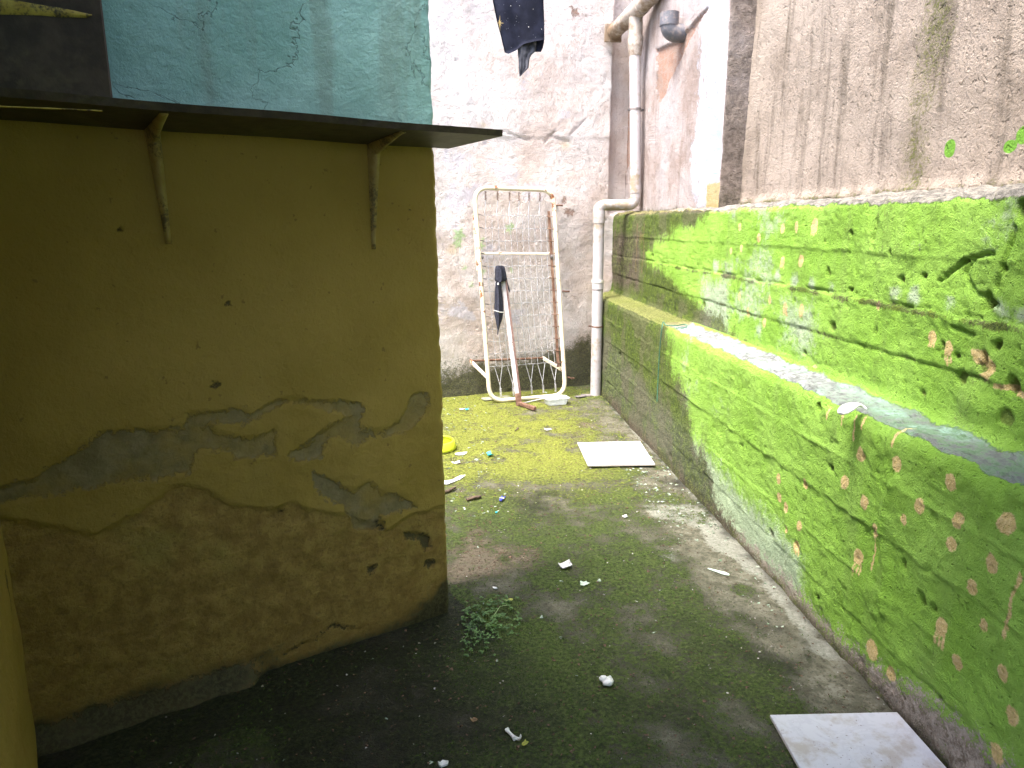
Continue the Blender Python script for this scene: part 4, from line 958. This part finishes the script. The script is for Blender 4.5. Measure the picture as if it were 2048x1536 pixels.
# folded out end support near the floor
k1 = onpl(941, 722, BC+BN*.045, BN); k2 = onpl(1086, 716, BC+BN*.045, BN); j1 = bd(-.01, .115, 0); j2 = bd(1.0, .12, 0)
MB().tube([k1, k2], .010, 10).build('support_rail', M_rust, t)
for a, b_ in ((k1, j1), (k2, j2)):
    d_ = (b_-a); L_ = np.linalg.norm(d_); d_ /= L_; u = np.cross((0, 0, 1.), d_); u /= np.linalg.norm(u)
    MB().box((a+b_)/2, (L_+.02, .012, .034), [d_, u, np.cross(d_, u)], .003).build('support_arm', M_cream, t)
m = MB(); p = onz(975, 806); q = onz(1100, 797); m.box(np.array((*(p[:2]+onz(1010, 792)[:2])/2, .012)), (.26, .09, .018), [dv*[1,1,0]/np.linalg.norm(dv[:2]), np.cross((0, 0, 1.), dv*[1,1,0]/np.linalg.norm(dv[:2])), (0, 0, 1.)], .008)
tag(m.build('cement_pad', M_slate, None, p), 'flat grey strip lying under the lower left end of the bed frame', 'board')
tag(MB().tube([onz(1037, 808, .012), onz(1088, 797, .012)], .0055, 8).build('white_rod', M_white, None, onz(1037, 808)), 'thin white rod lying on moss between the bed frame and the plastic tray', 'rod')

# leaning post with rusty foot and the folded umbrella on its top
pb = onz(1038, 812); pb[2] = .02; pt = ony(1006, 556, 0); 
def on_front(u, v, o): nrm = np.cross(BR-BL, TL-BL); nrm /= np.linalg.norm(nrm); nrm = -nrm if nrm[1] > 0 else nrm; return onpl(u, v, BL+nrm*o, nrm)
pt = on_front(1006, 552, .05)
t = thing('leaning_post', 'lilac grey metal post with rusted foot leaning on the bed frame', 'metal post', pb); place(t)
d_ = pt-pb; L_ = np.linalg.norm(d_); d_ /= L_; u = np.cross(d_, (0, 1., 0)); u /= np.linalg.norm(u); u = u if u[0] > 0 else -u; v_ = np.cross(d_, u); v_ = v_ if v_[1] < 0 else -v_
M_post = simple('lilac_grey_paint', (.44, .39, .38), (.56, .52, .52), 14, .55, .0006, rust=(.25, .09, .04), rust_amt=.12)
M_edge = simple('brown_post_edge', (.10, .05, .04), (.20, .12, .10), 20, .7, .0006)
MB().box(pb+d_*(L_*.53)-u*.006, (L_*.94, .036, .030), [d_, u, v_], .003).build('post', M_post, t)
MB().box(pb+d_*(L_*.53)+u*.0205, (L_*.94, .014, .036), [d_, u, v_], .002).build('flange', M_edge, t)
MB().box(pb+d_*(.035)+u*.0, (.11, .050, .040), [d_, u, v_], .004).build('foot', M_rust, t)
a = pb+np.array((0, 0, .0)); b_ = onz(1068, 822); b_[2] = .02; fd = b_-a; fl = np.linalg.norm(fd[:2]); fd = np.array((fd[0], fd[1], 0))/fl
MB().box(a+fd*fl*.5+np.array((0, -.01, .006)), (fl+.03, .028, .030), [fd, np.cross((0, 0, 1.), fd), (0, 0, 1.)], .003).build('foot_plate', M_rust, t)

def cloth_rows(rows, depth, thick, fold, seed, name, mat, parent, nf=16):
    """rows: (v, uleft, uright) measured outline; each row becomes a folded strip with a closed back"""
    m = MB(); n = nf; R_ = len(rows); rd = np.random.RandomState(seed); ph = rd.rand(4)*6
    F, Bk = [], []
    for r, (vv, ul, ur) in enumerate(rows):
        for k in range(n+1):
            f = k/n; u_ = ul+(ur-ul)*f
            dz = fold*(math.sin(f*9+ph[0]+r*.12)+.6*math.sin(f*17+ph[1]-r*.2)+.4*math.sin(f*4+r*.5+ph[2]))
            e = thick*math.sin(math.pi*min(max(f, 0), 1))**.5
            F.append(depth(u_, vv, e*.5+dz*math.sin(math.pi*f)**.3)); Bk.append(depth(u_, vv, -e*.5+dz*math.sin(math.pi*f)**.3))
    N_ = (n+1)*R_; m.add(F+Bk, [], True); q = []
    for r in range(R_-1):
        for k in range(n):
            i = r*(n+1)+k; q.append((i, i+1, i+n+2, i+n+1)); j = i+N_; q.append((j, j+n+1, j+n+2, j+1))
        i = r*(n+1); q.append((i, i+n+1, i+n+1+N_, i+N_)); i += n; q.append((i, i+N_, i+n+1+N_, i+n+1))
    for i0 in (0, (R_-1)*(n+1)):
        for k in range(n): q.append((i0+k, i0+k+N_, i0+k+1+N_, i0+k+1))
    m.f += q; m.s += [True]*len(q)
    return m.build(name, mat, parent)
t = thing('folded_umbrella', 'small navy folded umbrella hooked over the top of the leaning post', 'umbrella', pt); place(t)
dep = lambda u_, v, e: on_front(u_, v, .085+e)
cloth_rows([(531, 994, 1004), (533, 991, 1009), (540, 990, 1011), (550, 990, 1013), (558, 989, 1014), (562, 990, 1011), (564, 994, 1006)], dep, .065, .006, 1, 'hood', M_blackcloth, t)
cloth_rows([(560, 994, 1001), (566, 991, 1003), (575, 990, 1003), (590, 989, 1005), (605, 989, 1006.5), (620, 988, 1007), (628, 988.5, 1006.5), (640, 991, 1004), (650, 993, 1000.5), (660, 994.5, 997.5), (670, 994.5, 996)], dep, .05, .006, 2, 'canopy', M_blackcloth, t)
cloth_rows([(556, 1009, 1014), (565, 1011, 1015.5), (575, 1014.5, 1018.5), (585, 1019, 1020.5)], lambda u_, v, e: on_front(u_, v, .06+e), .02, .003, 3, 'strap', M_blackcloth, t, 6)
MB().tube([on_front(987.5, 620.5, .118), on_front(992, 622, .132), on_front(1000, 624.5, .132), on_front(1007, 624.5, .118)], .0035, 8).build('closing_band', M_white, t)
MB().blob(on_front(996, 568, .125), (.008, .006, .010), 1, .1).build('button', M_white, t)

# ------------------------------------------------------------------ washing on the line
YG = 4.55
t = thing('hanging_trousers', 'black star print garment hanging by its hem from above the frame', 'garment', ony(1036, -90, YG)); place(t)
g = G('star_print_cloth'); v1 = g.voro(26, vec=g.vec((1, 1, 1))); v2 = g.voro(61, vec=g.vec((1, 1, 1), (3, 1, 2))); n_ = g.noise(7, 5, .6)
c_ = g.mix(g.rng(n_, .35, .65), (.006, .007, .014), (.018, .020, .036))
c_ = g.mix(g.rng(v1, .085, .05), c_, (.55, .54, .50)); c_ = g.mix(g.mul(g.rng(v2, .10, .06), g.rng(g.voro(61, vec=g.vec((1, 1, 1), (3, 1, 2)), out='Color'), .55, .6)), c_, (.38, .38, .40))
M_star = g.done(c_, .9, g.bump(g.noise(300, 2), .0006), spec=.15)
dep = lambda u_, v, e: ony(u_, v, YG-e)
hem = lambda f: 108-2*f-24*f**1.0-6*math.sin(f*3.0)
rows = []
m = MB(); R_, n = 26, 22; F = []; Bk = []
for r in range(R_+1):
    fr = r/R_
    for k in range(n+1):
        f = k/n; vb = np.interp(f, [0, .08, .3, .5, .75, 1], [105, 108, 101, 88, 83, 79]); vv = -90+(vb+90)*fr
        ul = np.interp(vv, [-90, 0, 40, 70, 108], [978, 985, 993, 1001, 1010]); ur = np.interp(vv, [-90, 0, 40, 108], [1086, 1087, 1088.5, 1089])
        dz = .008*(math.sin(f*8+fr*1.5)+.5*math.sin(f*15-fr*2)); e = .016*math.sin(math.pi*f)**.5
        F.append(dep(ul+(ur-ul)*f, vv, e+dz)); Bk.append(dep(ul+(ur-ul)*f, vv, -e+dz))
N_ = len(F); q = []
for r in range(R_):
    for k in range(n): i = r*(n+1)+k; q += [(i, i+1, i+n+2, i+n+1), (i+N_, i+n+1+N_, i+n+2+N_, i+1+N_)]
    i = r*(n+1); q.append((i, i+n+1, i+n+1+N_, i+N_)); i += n; q.append((i, i+N_, i+n+1+N_, i+n+1))
for i0 in (0, R_*(n+1)):
    for k in range(n): q.append((i0+k, i0+k+N_, i0+k+1+N_, i0+k+1))
m.add(F+Bk, q, True).build('front_panel', M_star, t)
cloth_rows([(60, 1040, 1088), (78, 1038, 1088.5), (85, 1036, 1088), (95, 1035.5, 1086), (104, 1036, 1082)], lambda u_, v, e: ony(u_, v, YG+.03-e), .012, .006, 6, 'back_panel', M_star, t)
cloth_rows([(70, 1034, 1072), (85, 1034.5, 1073), (103, 1035.5, 1071), (110, 1036, 1063), (118, 1037, 1059), (136, 1037.5, 1057), (145, 1038, 1048), (153, 1039, 1041)], lambda u_, v, e: ony(u_, v, YG+.012-e), .010, .005, 8, 'lining', M_lining, t)
M_gold = simple('gold_print', (.45, .32, .12), (.60, .45, .20), 60, .6, 0)
m = MB(); cst = ony(998, 46, YG-.030); vs = [cst+np.array((0, -.004, 0))]; K = 16
for k in range(K):
    a = 2*math.pi*k/K; rr = .045 if k % 4 == 0 else (.022 if k % 2 == 0 else .006); vs.append(cst+np.array((rr*.55*math.cos(a)+.006, 0, rr*math.sin(a))))
m.add(vs, [(0, k+1, (k+1) % K+1) for k in range(K)]).build('gold_star', M_gold, t)
ln_a = np.array((-.45, 4.7, ony(1036, -95, YG)[2]+.02)); ln_b = np.array((XF, 4.46, ony(1036, -95, YG)[2]+.02))
tag(MB().tube([ln_a+(ln_b-ln_a)*f+np.array((0, 0, -.04*math.sin(math.pi*f))) for f in np.linspace(0, 1, 14)], .003, 6).build('clothesline', M_wire, None, ln_a), 'thin line strung across the yard that carries the black garment', 'clothesline')

# ------------------------------------------------------------------ floor tiles
def gz(x, y): return float(gsample(GH, x, y))
def tile(name, corners, th, tilt, label, top_mat, cat='tile'):
    c = [np.array((x, y, z)) for (x, y), z in zip(corners, tilt)]
    cen = sum(c)/4; t = thing(name, label, cat, (cen[0], cen[1], min(tilt)), 'loose floor tiles'); place(t)
    dn = np.array((0, 0, -1.))
    def ring(ins, dz): return [p+(cen-p)*ins+np.array((0, 0, dz)) for p in c]
    e = .004
    b0, b1 = ring(0, 0), ring(0, th*.6)
    fs = [(3, 2, 1, 0)]+[(i, (i+1) % 4, 4+(i+1) % 4, 4+i) for i in range(4)]+[(4, 5, 6, 7)]
    MB().add(b0+b1, fs).build('tile_body', M_tilebody, t)
    t0, t1, t2 = ring(0, th*.62), ring(0, th*.92), ring(e, th)
    fs = [(i, (i+1) % 4, 4+(i+1) % 4, 4+i) for i in range(4)]+[(4+i, 4+(i+1) % 4, 8+(i+1) % 4, 8+i) for i in range(4)]+[(8, 9, 10, 11), (3, 2, 1, 0)]
    MB().add(t0+t1+t2, fs).build('glaze', top_mat, t)
fa = [onz(*p, .022)[:2] for p in ((1155, 885), (1280, 882), (1310, 928), (1176, 930))]
tile('floor_tile', [tuple(p) for p in fa], .010, [.012, .012, .012, .012], 'plain white tile lying on the moss near the far end of the green wall', M_tile1)
na = [onz(1540, 1430, .02)[:2], onz(1811, 1424, .02)[:2]]; 
lft = onz(1600, 1536, .02)[:2]; dl = (lft-na[0])/np.linalg.norm(lft-na[0]); wv = na[1]-na[0]
wv = wv/np.linalg.norm(wv)*min(np.linalg.norm(wv), .40); na[1] = na[0]+wv
rgt = na[1]+(onz(1893, 1536, .02)[:2]-na[1])/np.linalg.norm(onz(1893, 1536, .02)[:2]-na[1])*.42
tile('floor_tile', [tuple(na[0]), tuple(na[1]), tuple(rgt), tuple(na[0]+dl*.42)], .010, [.011]*4, 'dirty marbled white tile on the floor in the lower right foreground', M_tile2)

# ------------------------------------------------------------------ tray, hoop, cord, scraps
def at(u, v, dz=0.): p = onz(u, v, .004); return np.array((p[0], p[1], gz(p[0], p[1])+dz))
c = onz(1112, 803, .02); t_c = np.array((c[0], c[1], gz(c[0], c[1])))
def tray():
    m = MB(); n = 32; th = .003
    def ring(a, b, z): 
        o = []
        for k in range(n):
            q = 2*math.pi*k/n; s = abs(math.cos(q))**5+abs(math.sin(q))**5; r = s**(-1/5.)
            o.append(t_c+dv*[1, 1, 0]*(a*r*math.cos(q))+np.array((-dv[1], dv[0], 0))*(b*r*math.sin(q))+np.array((0, 0, z)))
        return o
    prof = [(.088, .055, 0.002), (.104, .066, .052), (.113, .074, .054), (.113, .074, .058), (.100, .062, .057), (.084, .051, .006)]
    vs = sum([ring(*p) for p in prof], []); fs = []
    for r in range(len(prof)-1):
        for k in range(n): fs.append((r*n+k, r*n+(k+1) % n, (r+1)*n+(k+1) % n, (r+1)*n+k))
    fs.append(tuple(range(n))[::-1]); fs.append(tuple((len(prof)-1)*n+k for k in range(n)))
    return tag(m.add(vs, fs, False).build('food_tray', M_tray, None, t_c), 'empty translucent plastic food tray on the moss in front of the bed frame', 'tray')
tray()
c = onz(893, 897, .02)
pts = [np.array((c[0]-.055+.115*math.cos(a), c[1]+.115*math.sin(a), .028)) for a in np.linspace(0, 2*math.pi, 36)[:-1]]
m = MB(); n = 36; prof = [(.112, .006), (.128, .008), (.128, .018), (.115, .060), (.106, .066), (.100, .062), (.106, .052), (.114, .014)]
vs = []
for (rr, z) in prof:
    for k in range(n): a = 2*math.pi*k/n; vs.append((c[0]-.06+rr*math.cos(a), c[1]+.06+rr*math.sin(a), z))
K = len(prof); fs = [(r*n+k, r*n+(k+1) % n, ((r+1) % K)*n+(k+1) % n, ((r+1) % K)*n+k) for r in range(K) for k in range(n)]
tag(m.add(vs, fs, True).build('plastic_ring', M_hoop, None, (c[0]-.06, c[1]+.06, 0)), 'lime yellow plastic ring half hidden behind the house corner', 'plastic ring')

cz = .895
cp = [onx(1314, 803, X1-.012), onx(1315, 780, X1-.010), onx(1318, 720, X1-.009), onx(1321, 680, X1-.010), onx(1324, 656, X1-.012)]
cp = [np.array(p) for p in cp]; z0 = cp[-1][2]
le = [onz(1332, 651, cz), onz(1355, 651, cz), onz(1370, 648, cz), onz(1375, 651, cz), onz(1370, 656, cz), onz(1352, 656, cz)]
tag(MB().tube(rounded(cp+[np.array((X1+.005, 4.45, .896))]+le, .03, 4), .0028, 7).build('cord', M_cord, None, cp[0]), 'thin green cord looped over the ledge and hanging down the mossy wall', 'cord')

# white shard on the ledge
c = np.array((X1+.03, 2.25, .895)); m = MB(); sp = [onz(1682+52*f, 823-11*math.sin(f*2.2), .90) for f in np.linspace(0, 1, 12)]
sp = [np.array((p[0], p[1], .892+.014*math.sin(i*.28))) for i, p in enumerate(sp)]
m.tube(sp, [.010, .020, .024, .025, .023, .021, .018, .016, .013, .010, .007, .003], 12)
for i, v3 in enumerate(m.v): k_ = min(i//12, 11); m.v[i] = (v3[0], v3[1], sp[k_][2]+(v3[2]-sp[k_][2])*.38)
tag(m.build('shard', M_white, None, c), 'long curved white shard resting on the narrow wall ledge', 'debris')

def scrap(name, u, v, outline, mat, label, th=.004, curl=.012, cat='litter', dz=.003):
    p = at(u, v, dz); m = MB().flake([(p[0]+a, p[1]+b) for a, b in outline], p[2], th, curl)
    return tag(m.build(name, mat, None, p), label, cat)
def irr(a, b, rot, n=11, j=.25, seed=0):
    r = np.random.RandomState(seed); o = []
    for k in range(n):
        q = 2*math.pi*k/n; rr = 1-j*r.rand(); x, y = a*rr*math.cos(q), b*rr*math.sin(q); o.append((x*math.cos(rot)-y*math.sin(rot), x*math.sin(rot)+y*math.cos(rot)))
    return o
# knobbly white lump in the foreground
p = at(1213, 1366, .014); m = MB(); m.blob(p, (.020, .019, .016), 3, .45, 20, 12); m.blob(p+np.array((.009, -.008, .004)), (.012, .011, .010), 8, .5, 14, 9); m.blob(p+np.array((-.010, .008, .004)), (.010, .010, .009), 5, .5, 14, 9); m.blob(p+np.array((.012, .010, .000)), (.009, .010, .009), 9, .5, 14, 9)
tag(m.build('stone_lump', M_white, None, p), 'knobbly white lump alone on the dark floor in the foreground', 'debris')
# bone-like piece
a, b_ = at(1014, 1459, .008), at(1030, 1478, .007); m = MB().tube([a, a+(b_-a)*.3, a+(b_-a)*.7, b_], [.0065, .0045, .0052, .008], 10); m.blob(b_+np.array((.006, .0, 0)), (.008, .006, .006), 2, .4); m.blob(a, (.007, .007, .006), 4, .3)
tag(m.build('small_bone', M_white, None, a), 'small white bone with a knuckle end at the bottom of the picture', 'bone')
tag(MB().blob(at(1041, 1472, .004), (.004, .007, .005), 6, .4).build('pebble', M_paper, None, at(1041, 1472)), 'small whitish pebble just right of the bone', 'pebble')
scrap('paper_scrap', 1130, 1133, irr(.036, .030, .4, 13, .35, 2), M_paper, 'crumpled white paper scrap in the middle of the floor', .004, .016)
p = at(1437, 1143, .006); m = MB(); dl_ = at(1460, 1150)-at(1417, 1137); L_ = np.linalg.norm(dl_[:2])/2; dl_ = dl_/np.linalg.norm(dl_); m.tube([p-dl_*L_, p-dl_*L_*.5, p, p+dl_*L_*.6, p+dl_*L_], [.004, .008, .010, .013, .007], 12)
for i, v3 in enumerate(m.v): m.v[i] = (v3[0], v3[1], p[2]+(v3[2]-p[2])*.45)
tag(m.build('pulp_streak', M_pale, None, p), 'pale greenish elongated blob lying near the foot of the green wall', 'litter')
scrap('crumpled_wrapper', 1096, 859, irr(.038, .024, .2, 12, .5, 4), M_paper, 'white torn wrapper on the bright moss before the tray', .004, .012)
scrap('white_chip', 886, 1530, irr(.018, .013, .3, 9, .4, 5), M_white, 'white chip at the bottom edge left of the bone', .006, .008)
scrap('cyan_scrap', 980, 910, [(-.022, .03), (-.010, .002), (-.020, -.035), (.006, -.030), (.026, -.004), (.010, .010), (.006, .034)], M_cyan, 'turquoise torn plastic piece on the moss right of the yellow ring', .004, .022)
scrap('cyan_scrap', 934, 820, irr(.020, .018, .1, 8, .4, 6), M_cyan, 'small turquoise plastic flake beside a white scrap near the back wall', .004, .012)
scrap('white_flake', 923, 819, irr(.028, .020, .1, 8, .4, 7), M_paper, 'white flake touching the turquoise one near the back wall', .004, .008)
p = at(1004, 999, .008); dl_ = at(1014, 988)-at(996, 1009); L_ = np.linalg.norm(dl_[:2]); dl_ = np.array((dl_[0], dl_[1], 0)); dl_ /= np.linalg.norm(dl_); sd_ = np.array((-dl_[1], dl_[0], 0))
t = thing('clothes_peg', 'royal blue plastic peg on the mossy floor', 'clothes peg', p); place(t)
for s_ in (-1, 1): MB().box(p+sd_*.006*s_+np.array((0, 0, .003)), (.062, .007, .009), [dl_*.995+sd_*.07*s_, sd_, (0, 0, 1)], .002).build('peg_arm', M_blue, t)
MB().tube([p-sd_*.014+np.array((0, 0, .006)), p+sd_*.014+np.array((0, 0, .006))], .0042, 8).build('peg_spring', M_wire, t)
scrap('blue_crumb', 993, 1026, irr(.008, .008, 0, 7, .3, 8), M_cyan, 'tiny turquoise crumb below the blue peg', .005, .003)
a, b_ = at(933, 1001, .010), at(962, 995, .012)
tag(MB().tube([a, a+(b_-a)*.5+np.array((0, 0, .003)), b_], [.009, .0105, .0085], 8).build('stick', M_stick, None, a), 'short dark stick left of the blue peg', 'stick')
a, b_ = at(896, 984, .012), at(911, 976, .014)
tag(MB().tube([a-np.array((.12, .05, 0)), a, b_], [.009, .0105, .006], 8).build('stick', M_stick, None, a), 'dark stick end sticking out from behind the house corner', 'stick')
scrap('white_strip', 912, 962, [(-.15, -.06), (-.05, -.05), (.03, .03), (.06, .08), (.03, .08), (-.03, .02), (-.12, -.01)], M_paper, 'ragged white strip beside the house corner', .004, .010)
scrap('white_flake', 922, 907, irr(.05, .030, .5, 10, .5, 9), M_paper, 'white flake just in front of the yellow ring', .003, .006)
scrap('white_flake', 912, 925, irr(.035, .022, .3, 10, .5, 10), M_paper, 'greyish flake between the yellow ring and the ragged strip', .003, .008)
scrap('white_chip', 1142, 770, irr(.030, .022, .3, 10, .4, 11), M_white, 'white chip by the back wall between bed frame and drainpipe', .010, .010)
scrap('dry_leaf', 948, 1440, irr(.013, .011, .2, 9, .3, 12), simple('dry_tan_leaf', (.18, .11, .05), (.26, .17, .09), 60, .8, 0), 'small tan dry leaf on the dark floor', .002, .006, 'leaf')
scrap('yellow_leaf', 1049, 1487, irr(.014, .012, .8, 11, .45, 13), M_yleaf, 'small yellow green leaf near the bone', .002, .006, 'leaf')
scrap('pale_lichen', 1168, 1167, irr(.028, .024, .8, 15, .6, 14), M_pale, 'pale grey green rosette flat on the floor below the paper scrap', .002, .006, 'lichen')
scrap('white_chip', 1250, 1032, irr(.018, .014, .2, 9, .4, 15), M_paper, 'small pale chip on the mossy floor left of the bare concrete patch', .004, .006)
scrap('white_chip', 990, 1174, irr(.014, .007, -.6, 8, .3, 16), M_white, 'narrow white chip on the brown soil right of the house corner', .004, .003)
# dark twig lying in the moss
a = at(1030, 862, .008); tag(MB().tube([a, a+np.array((.03, .03, .01)), a+np.array((.02, .07, .004))], [.004, .005, .003], 6).build('twig', M_stick, None, a), 'tiny black twig left of the torn wrapper', 'twig')
# rusty pegs in the back wall
M_nail = M_rust
for (u, v, lab) in ((1112, 411, 'rusty peg in the pink wall right of the top of the bed frame'), (1126, 582, 'rusty peg in the pink wall right of the middle of the bed frame'), (1136, 754, 'rusty peg low in the pink wall right of the bed frame')):
    s_, z_ = bs(u, v); p = BC+BD*s_+np.array((0, 0, z_)); tag(MB().tube([p-BN*.02, p+BN*.07, p+BN*.075+BD*.03], .008, 8).build('wall_peg', M_nail, None, p), lab, 'peg', 'rusty pegs in the back wall')

# ------------------------------------------------------------------ weeds
def leaf(m, p, L_, w_, yaw, tilt):
    d = np.array((math.cos(yaw)*math.cos(tilt), math.sin(yaw)*math.cos(tilt), math.sin(tilt))); s_ = np.array((-math.sin(yaw), math.cos(yaw), 0)); n_ = np.cross(d, s_)
    vs = [p, p+d*L_*.35+s_*w_*.5-n_*w_*.12, p+d*L_*.75+s_*w_*.35-n_*w_*.1+np.array((0, 0, -.1*L_)), p+d*L_+np.array((0, 0, -.25*L_)), p+d*L_*.75-s_*w_*.35-n_*w_*.1+np.array((0, 0, -.1*L_)), p+d*L_*.35-s_*w_*.5-n_*w_*.12, p+d*L_*.5+n_*w_*.05]
    m.add(vs, [(0, 1, 6), (1, 2, 6), (2, 3, 6), (3, 4, 6), (4, 5, 6), (5, 0, 6)], True)
t = thing('weed', 'low clump of leafy green weeds at the foot of the house corner', 'weed', at(968, 1222)); place(t)
lm, sm_ = MB(), MB()
for i in range(190):
    u_ = 925+rng.rand()*115; v_q = 1198+rng.rand()*75
    if rng.rand() < .35: u_ = 925+rng.rand()*75; v_q = 1225+rng.rand()*90
    p = at(u_, v_q, -.002); hgt = .008+.030*rng.rand()**1.5; q = p+np.array(((rng.rand()-.5)*.02, (rng.rand()-.5)*.02, hgt))
    sm_.tube([p, (p+q)/2+np.array((.002, 0, .003)), q], .0007, 4, cap=False); yw = rng.rand()*6.28
    for k in range(3): leaf(lm, q, .006+.010*rng.rand(), .004+.006*rng.rand(), yw+k*2.1+rng.rand()*.5, rng.rand()*.5-.1)
lm.build('leaves', M_leaf, t)['kind'] = 'stuff'; sm_.build('stems', M_leaf, t)['kind'] = 'stuff'
a = at(985, 1237, .01); MB().tube([a, at(1000, 1222, .03), at(1022, 1215, .022)], .0012, 5).build('runner', simple('pale_stem', (.30, .42, .16), (.40, .5, .22), 40, .6, 0), t)
ml = MB(); q = at(1017, 1206, .018); leaf(ml, q, .026, .022, .8, .2); leaf(ml, q, .018, .014, 2.6, .1); ml.build('yellow_leaf', M_yleaf, t)

# ------------------------------------------------------------------ ground cover: moss tufts and crumbs
def visible(x, y):
    q = np.array((x, y, 0))-CC; z = q @ FW
    if z < .2: return False
    u_ = 1024+FPX*(q @ RT)/z; v_q = 768-FPX*(q @ UP)/z
    return -160 < u_ < 2200 and 700 < v_q < 1700
def scatter(name, mat, N, size, dens, seed, kind='leaf', label=None):
    r = np.random.RandomState(seed); V = []; Fc = []; k_ = 0; tries = 0
    hd = np.array([HN[0], HN[1]])
    while k_ < N and tries < N*12:
        tries += 1
        y = 1.5+5.0*r.rand()**1.35; x = -.95+2.33*r.rand()
        ql = (x-HC[0])*HN[0]+(y-HC[1])*HN[1]; al = (x-HC[0])*HD[0]+(y-HC[1])*HD[1]
        if (al < 0 and ql < .01) or (x < HC[0]-.05-(y-2.6)*.0 and y > 2.6): continue
        if y > 6.15+.3*x: continue
        if not visible(x, y): continue
        if r.rand() > dens(x, y): continue
        z = gz(x, y); s = size*(.5+r.rand())*(1+.12*y); a = r.rand()*6.28; o = len(V); k_ += 1
        if kind == 'leaf':
            for j in range(3):
                aj = a+j*2.1+r.rand()*.6; tl = .2+.8*r.rand(); d = np.array((math.cos(aj)*math.cos(tl), math.sin(aj)*math.cos(tl), math.sin(tl))); sd2 = np.array((-math.sin(aj), math.cos(aj), 0))
                b0 = np.array((x, y, z-.001)); o = len(V); V += [b0, b0+d*s*.6+sd2*s*.3, b0+d*s*1.1, b0+d*s*.6-sd2*s*.3]; Fc.append((o, o+1, o+2, o+3))
        else:
            c = np.array((x, y, z+s*.25)); P4 = [c+s*(r.rand(3)-.5)*np.array((1.6, 1.6, .7)) for _ in range(5)]; V += P4; Fc += [(o, o+1, o+2), (o, o+2, o+3), (o, o+3, o+1), (o+1, o+3, o+4), (o+1, o+4, o+2), (o+2, o+4, o+3)]
    m = MB(); m.v = [tuple(p) for p in V]; m.f = Fc; m.s = [False]*len(Fc)
    ob = m.build(name, mat); tag(ob, label, None, None, 'stuff'); return ob
g = G('moss_tuft'); n_ = g.noise(6, 5, .7); n2_ = g.noise(60, 3, .6); ysep = g.sep(1)
c_ = g.mix(g.rng(n2_, .35, .65), (.028, .048, .010), (.085, .135, .025)); c2_ = g.mix(g.rng(n2_, .35, .65), (.11, .13, .022), (.30, .34, .06))
M_tuft = g.done(g.mix(g.rng(g.add(ysep, g.mul(g.m('SUBTRACT', n_, .5), 2.)), 3.1, 4.4), c_, c2_), .8, spec=.2)
scatter('moss', M_tuft, 26000, .0042, lambda x, y: min(1, max(0.05, .40+1.4*float(gsample(GM, x, y))-1.2*max(0, float(gsample(GD, x, y))))), 3, label='moss growing over the concrete floor')
M_crumb = simple('pale_crumbs', (.24, .22, .18), (.46, .45, .41), 200, .9, 0)
scatter('gravel_crumbs', M_crumb, 600, .0038, lambda x, y: .25+.5*(x > .95)+.3*max(0, float(gsample(GM, x, y))), 5, 'crumb', 'pale crumbs of plaster scattered on the floor')
M_litter = simple('leaf_litter', (.12, .19, .10), (.42, .46, .38), 90, .8, 0)
scatter('leaf_litter', M_litter, 480, .0085, lambda x, y: (.9 if (x > 1.10 and 3.1 < y < 4.5) else 0)+(.5 if (x > 1.2 and 2.3 < y < 3.0) else 0)+(.30 if (x < .35 and y > 3.5) else 0)+.012, 15, 'crumb', 'pale leaf litter and flakes along the foot of the wall')
M_soil = simple('brown_crumbs', (.05, .032, .02), (.17, .11, .07), 200, .95, 0)
scatter('soil_crumbs', M_soil, 3500, .0055, lambda x, y: min(1, max(.10, 1.6*float(gsample(GR, x, y)))), 9, 'crumb', 'brown soil crumbs on the floor')
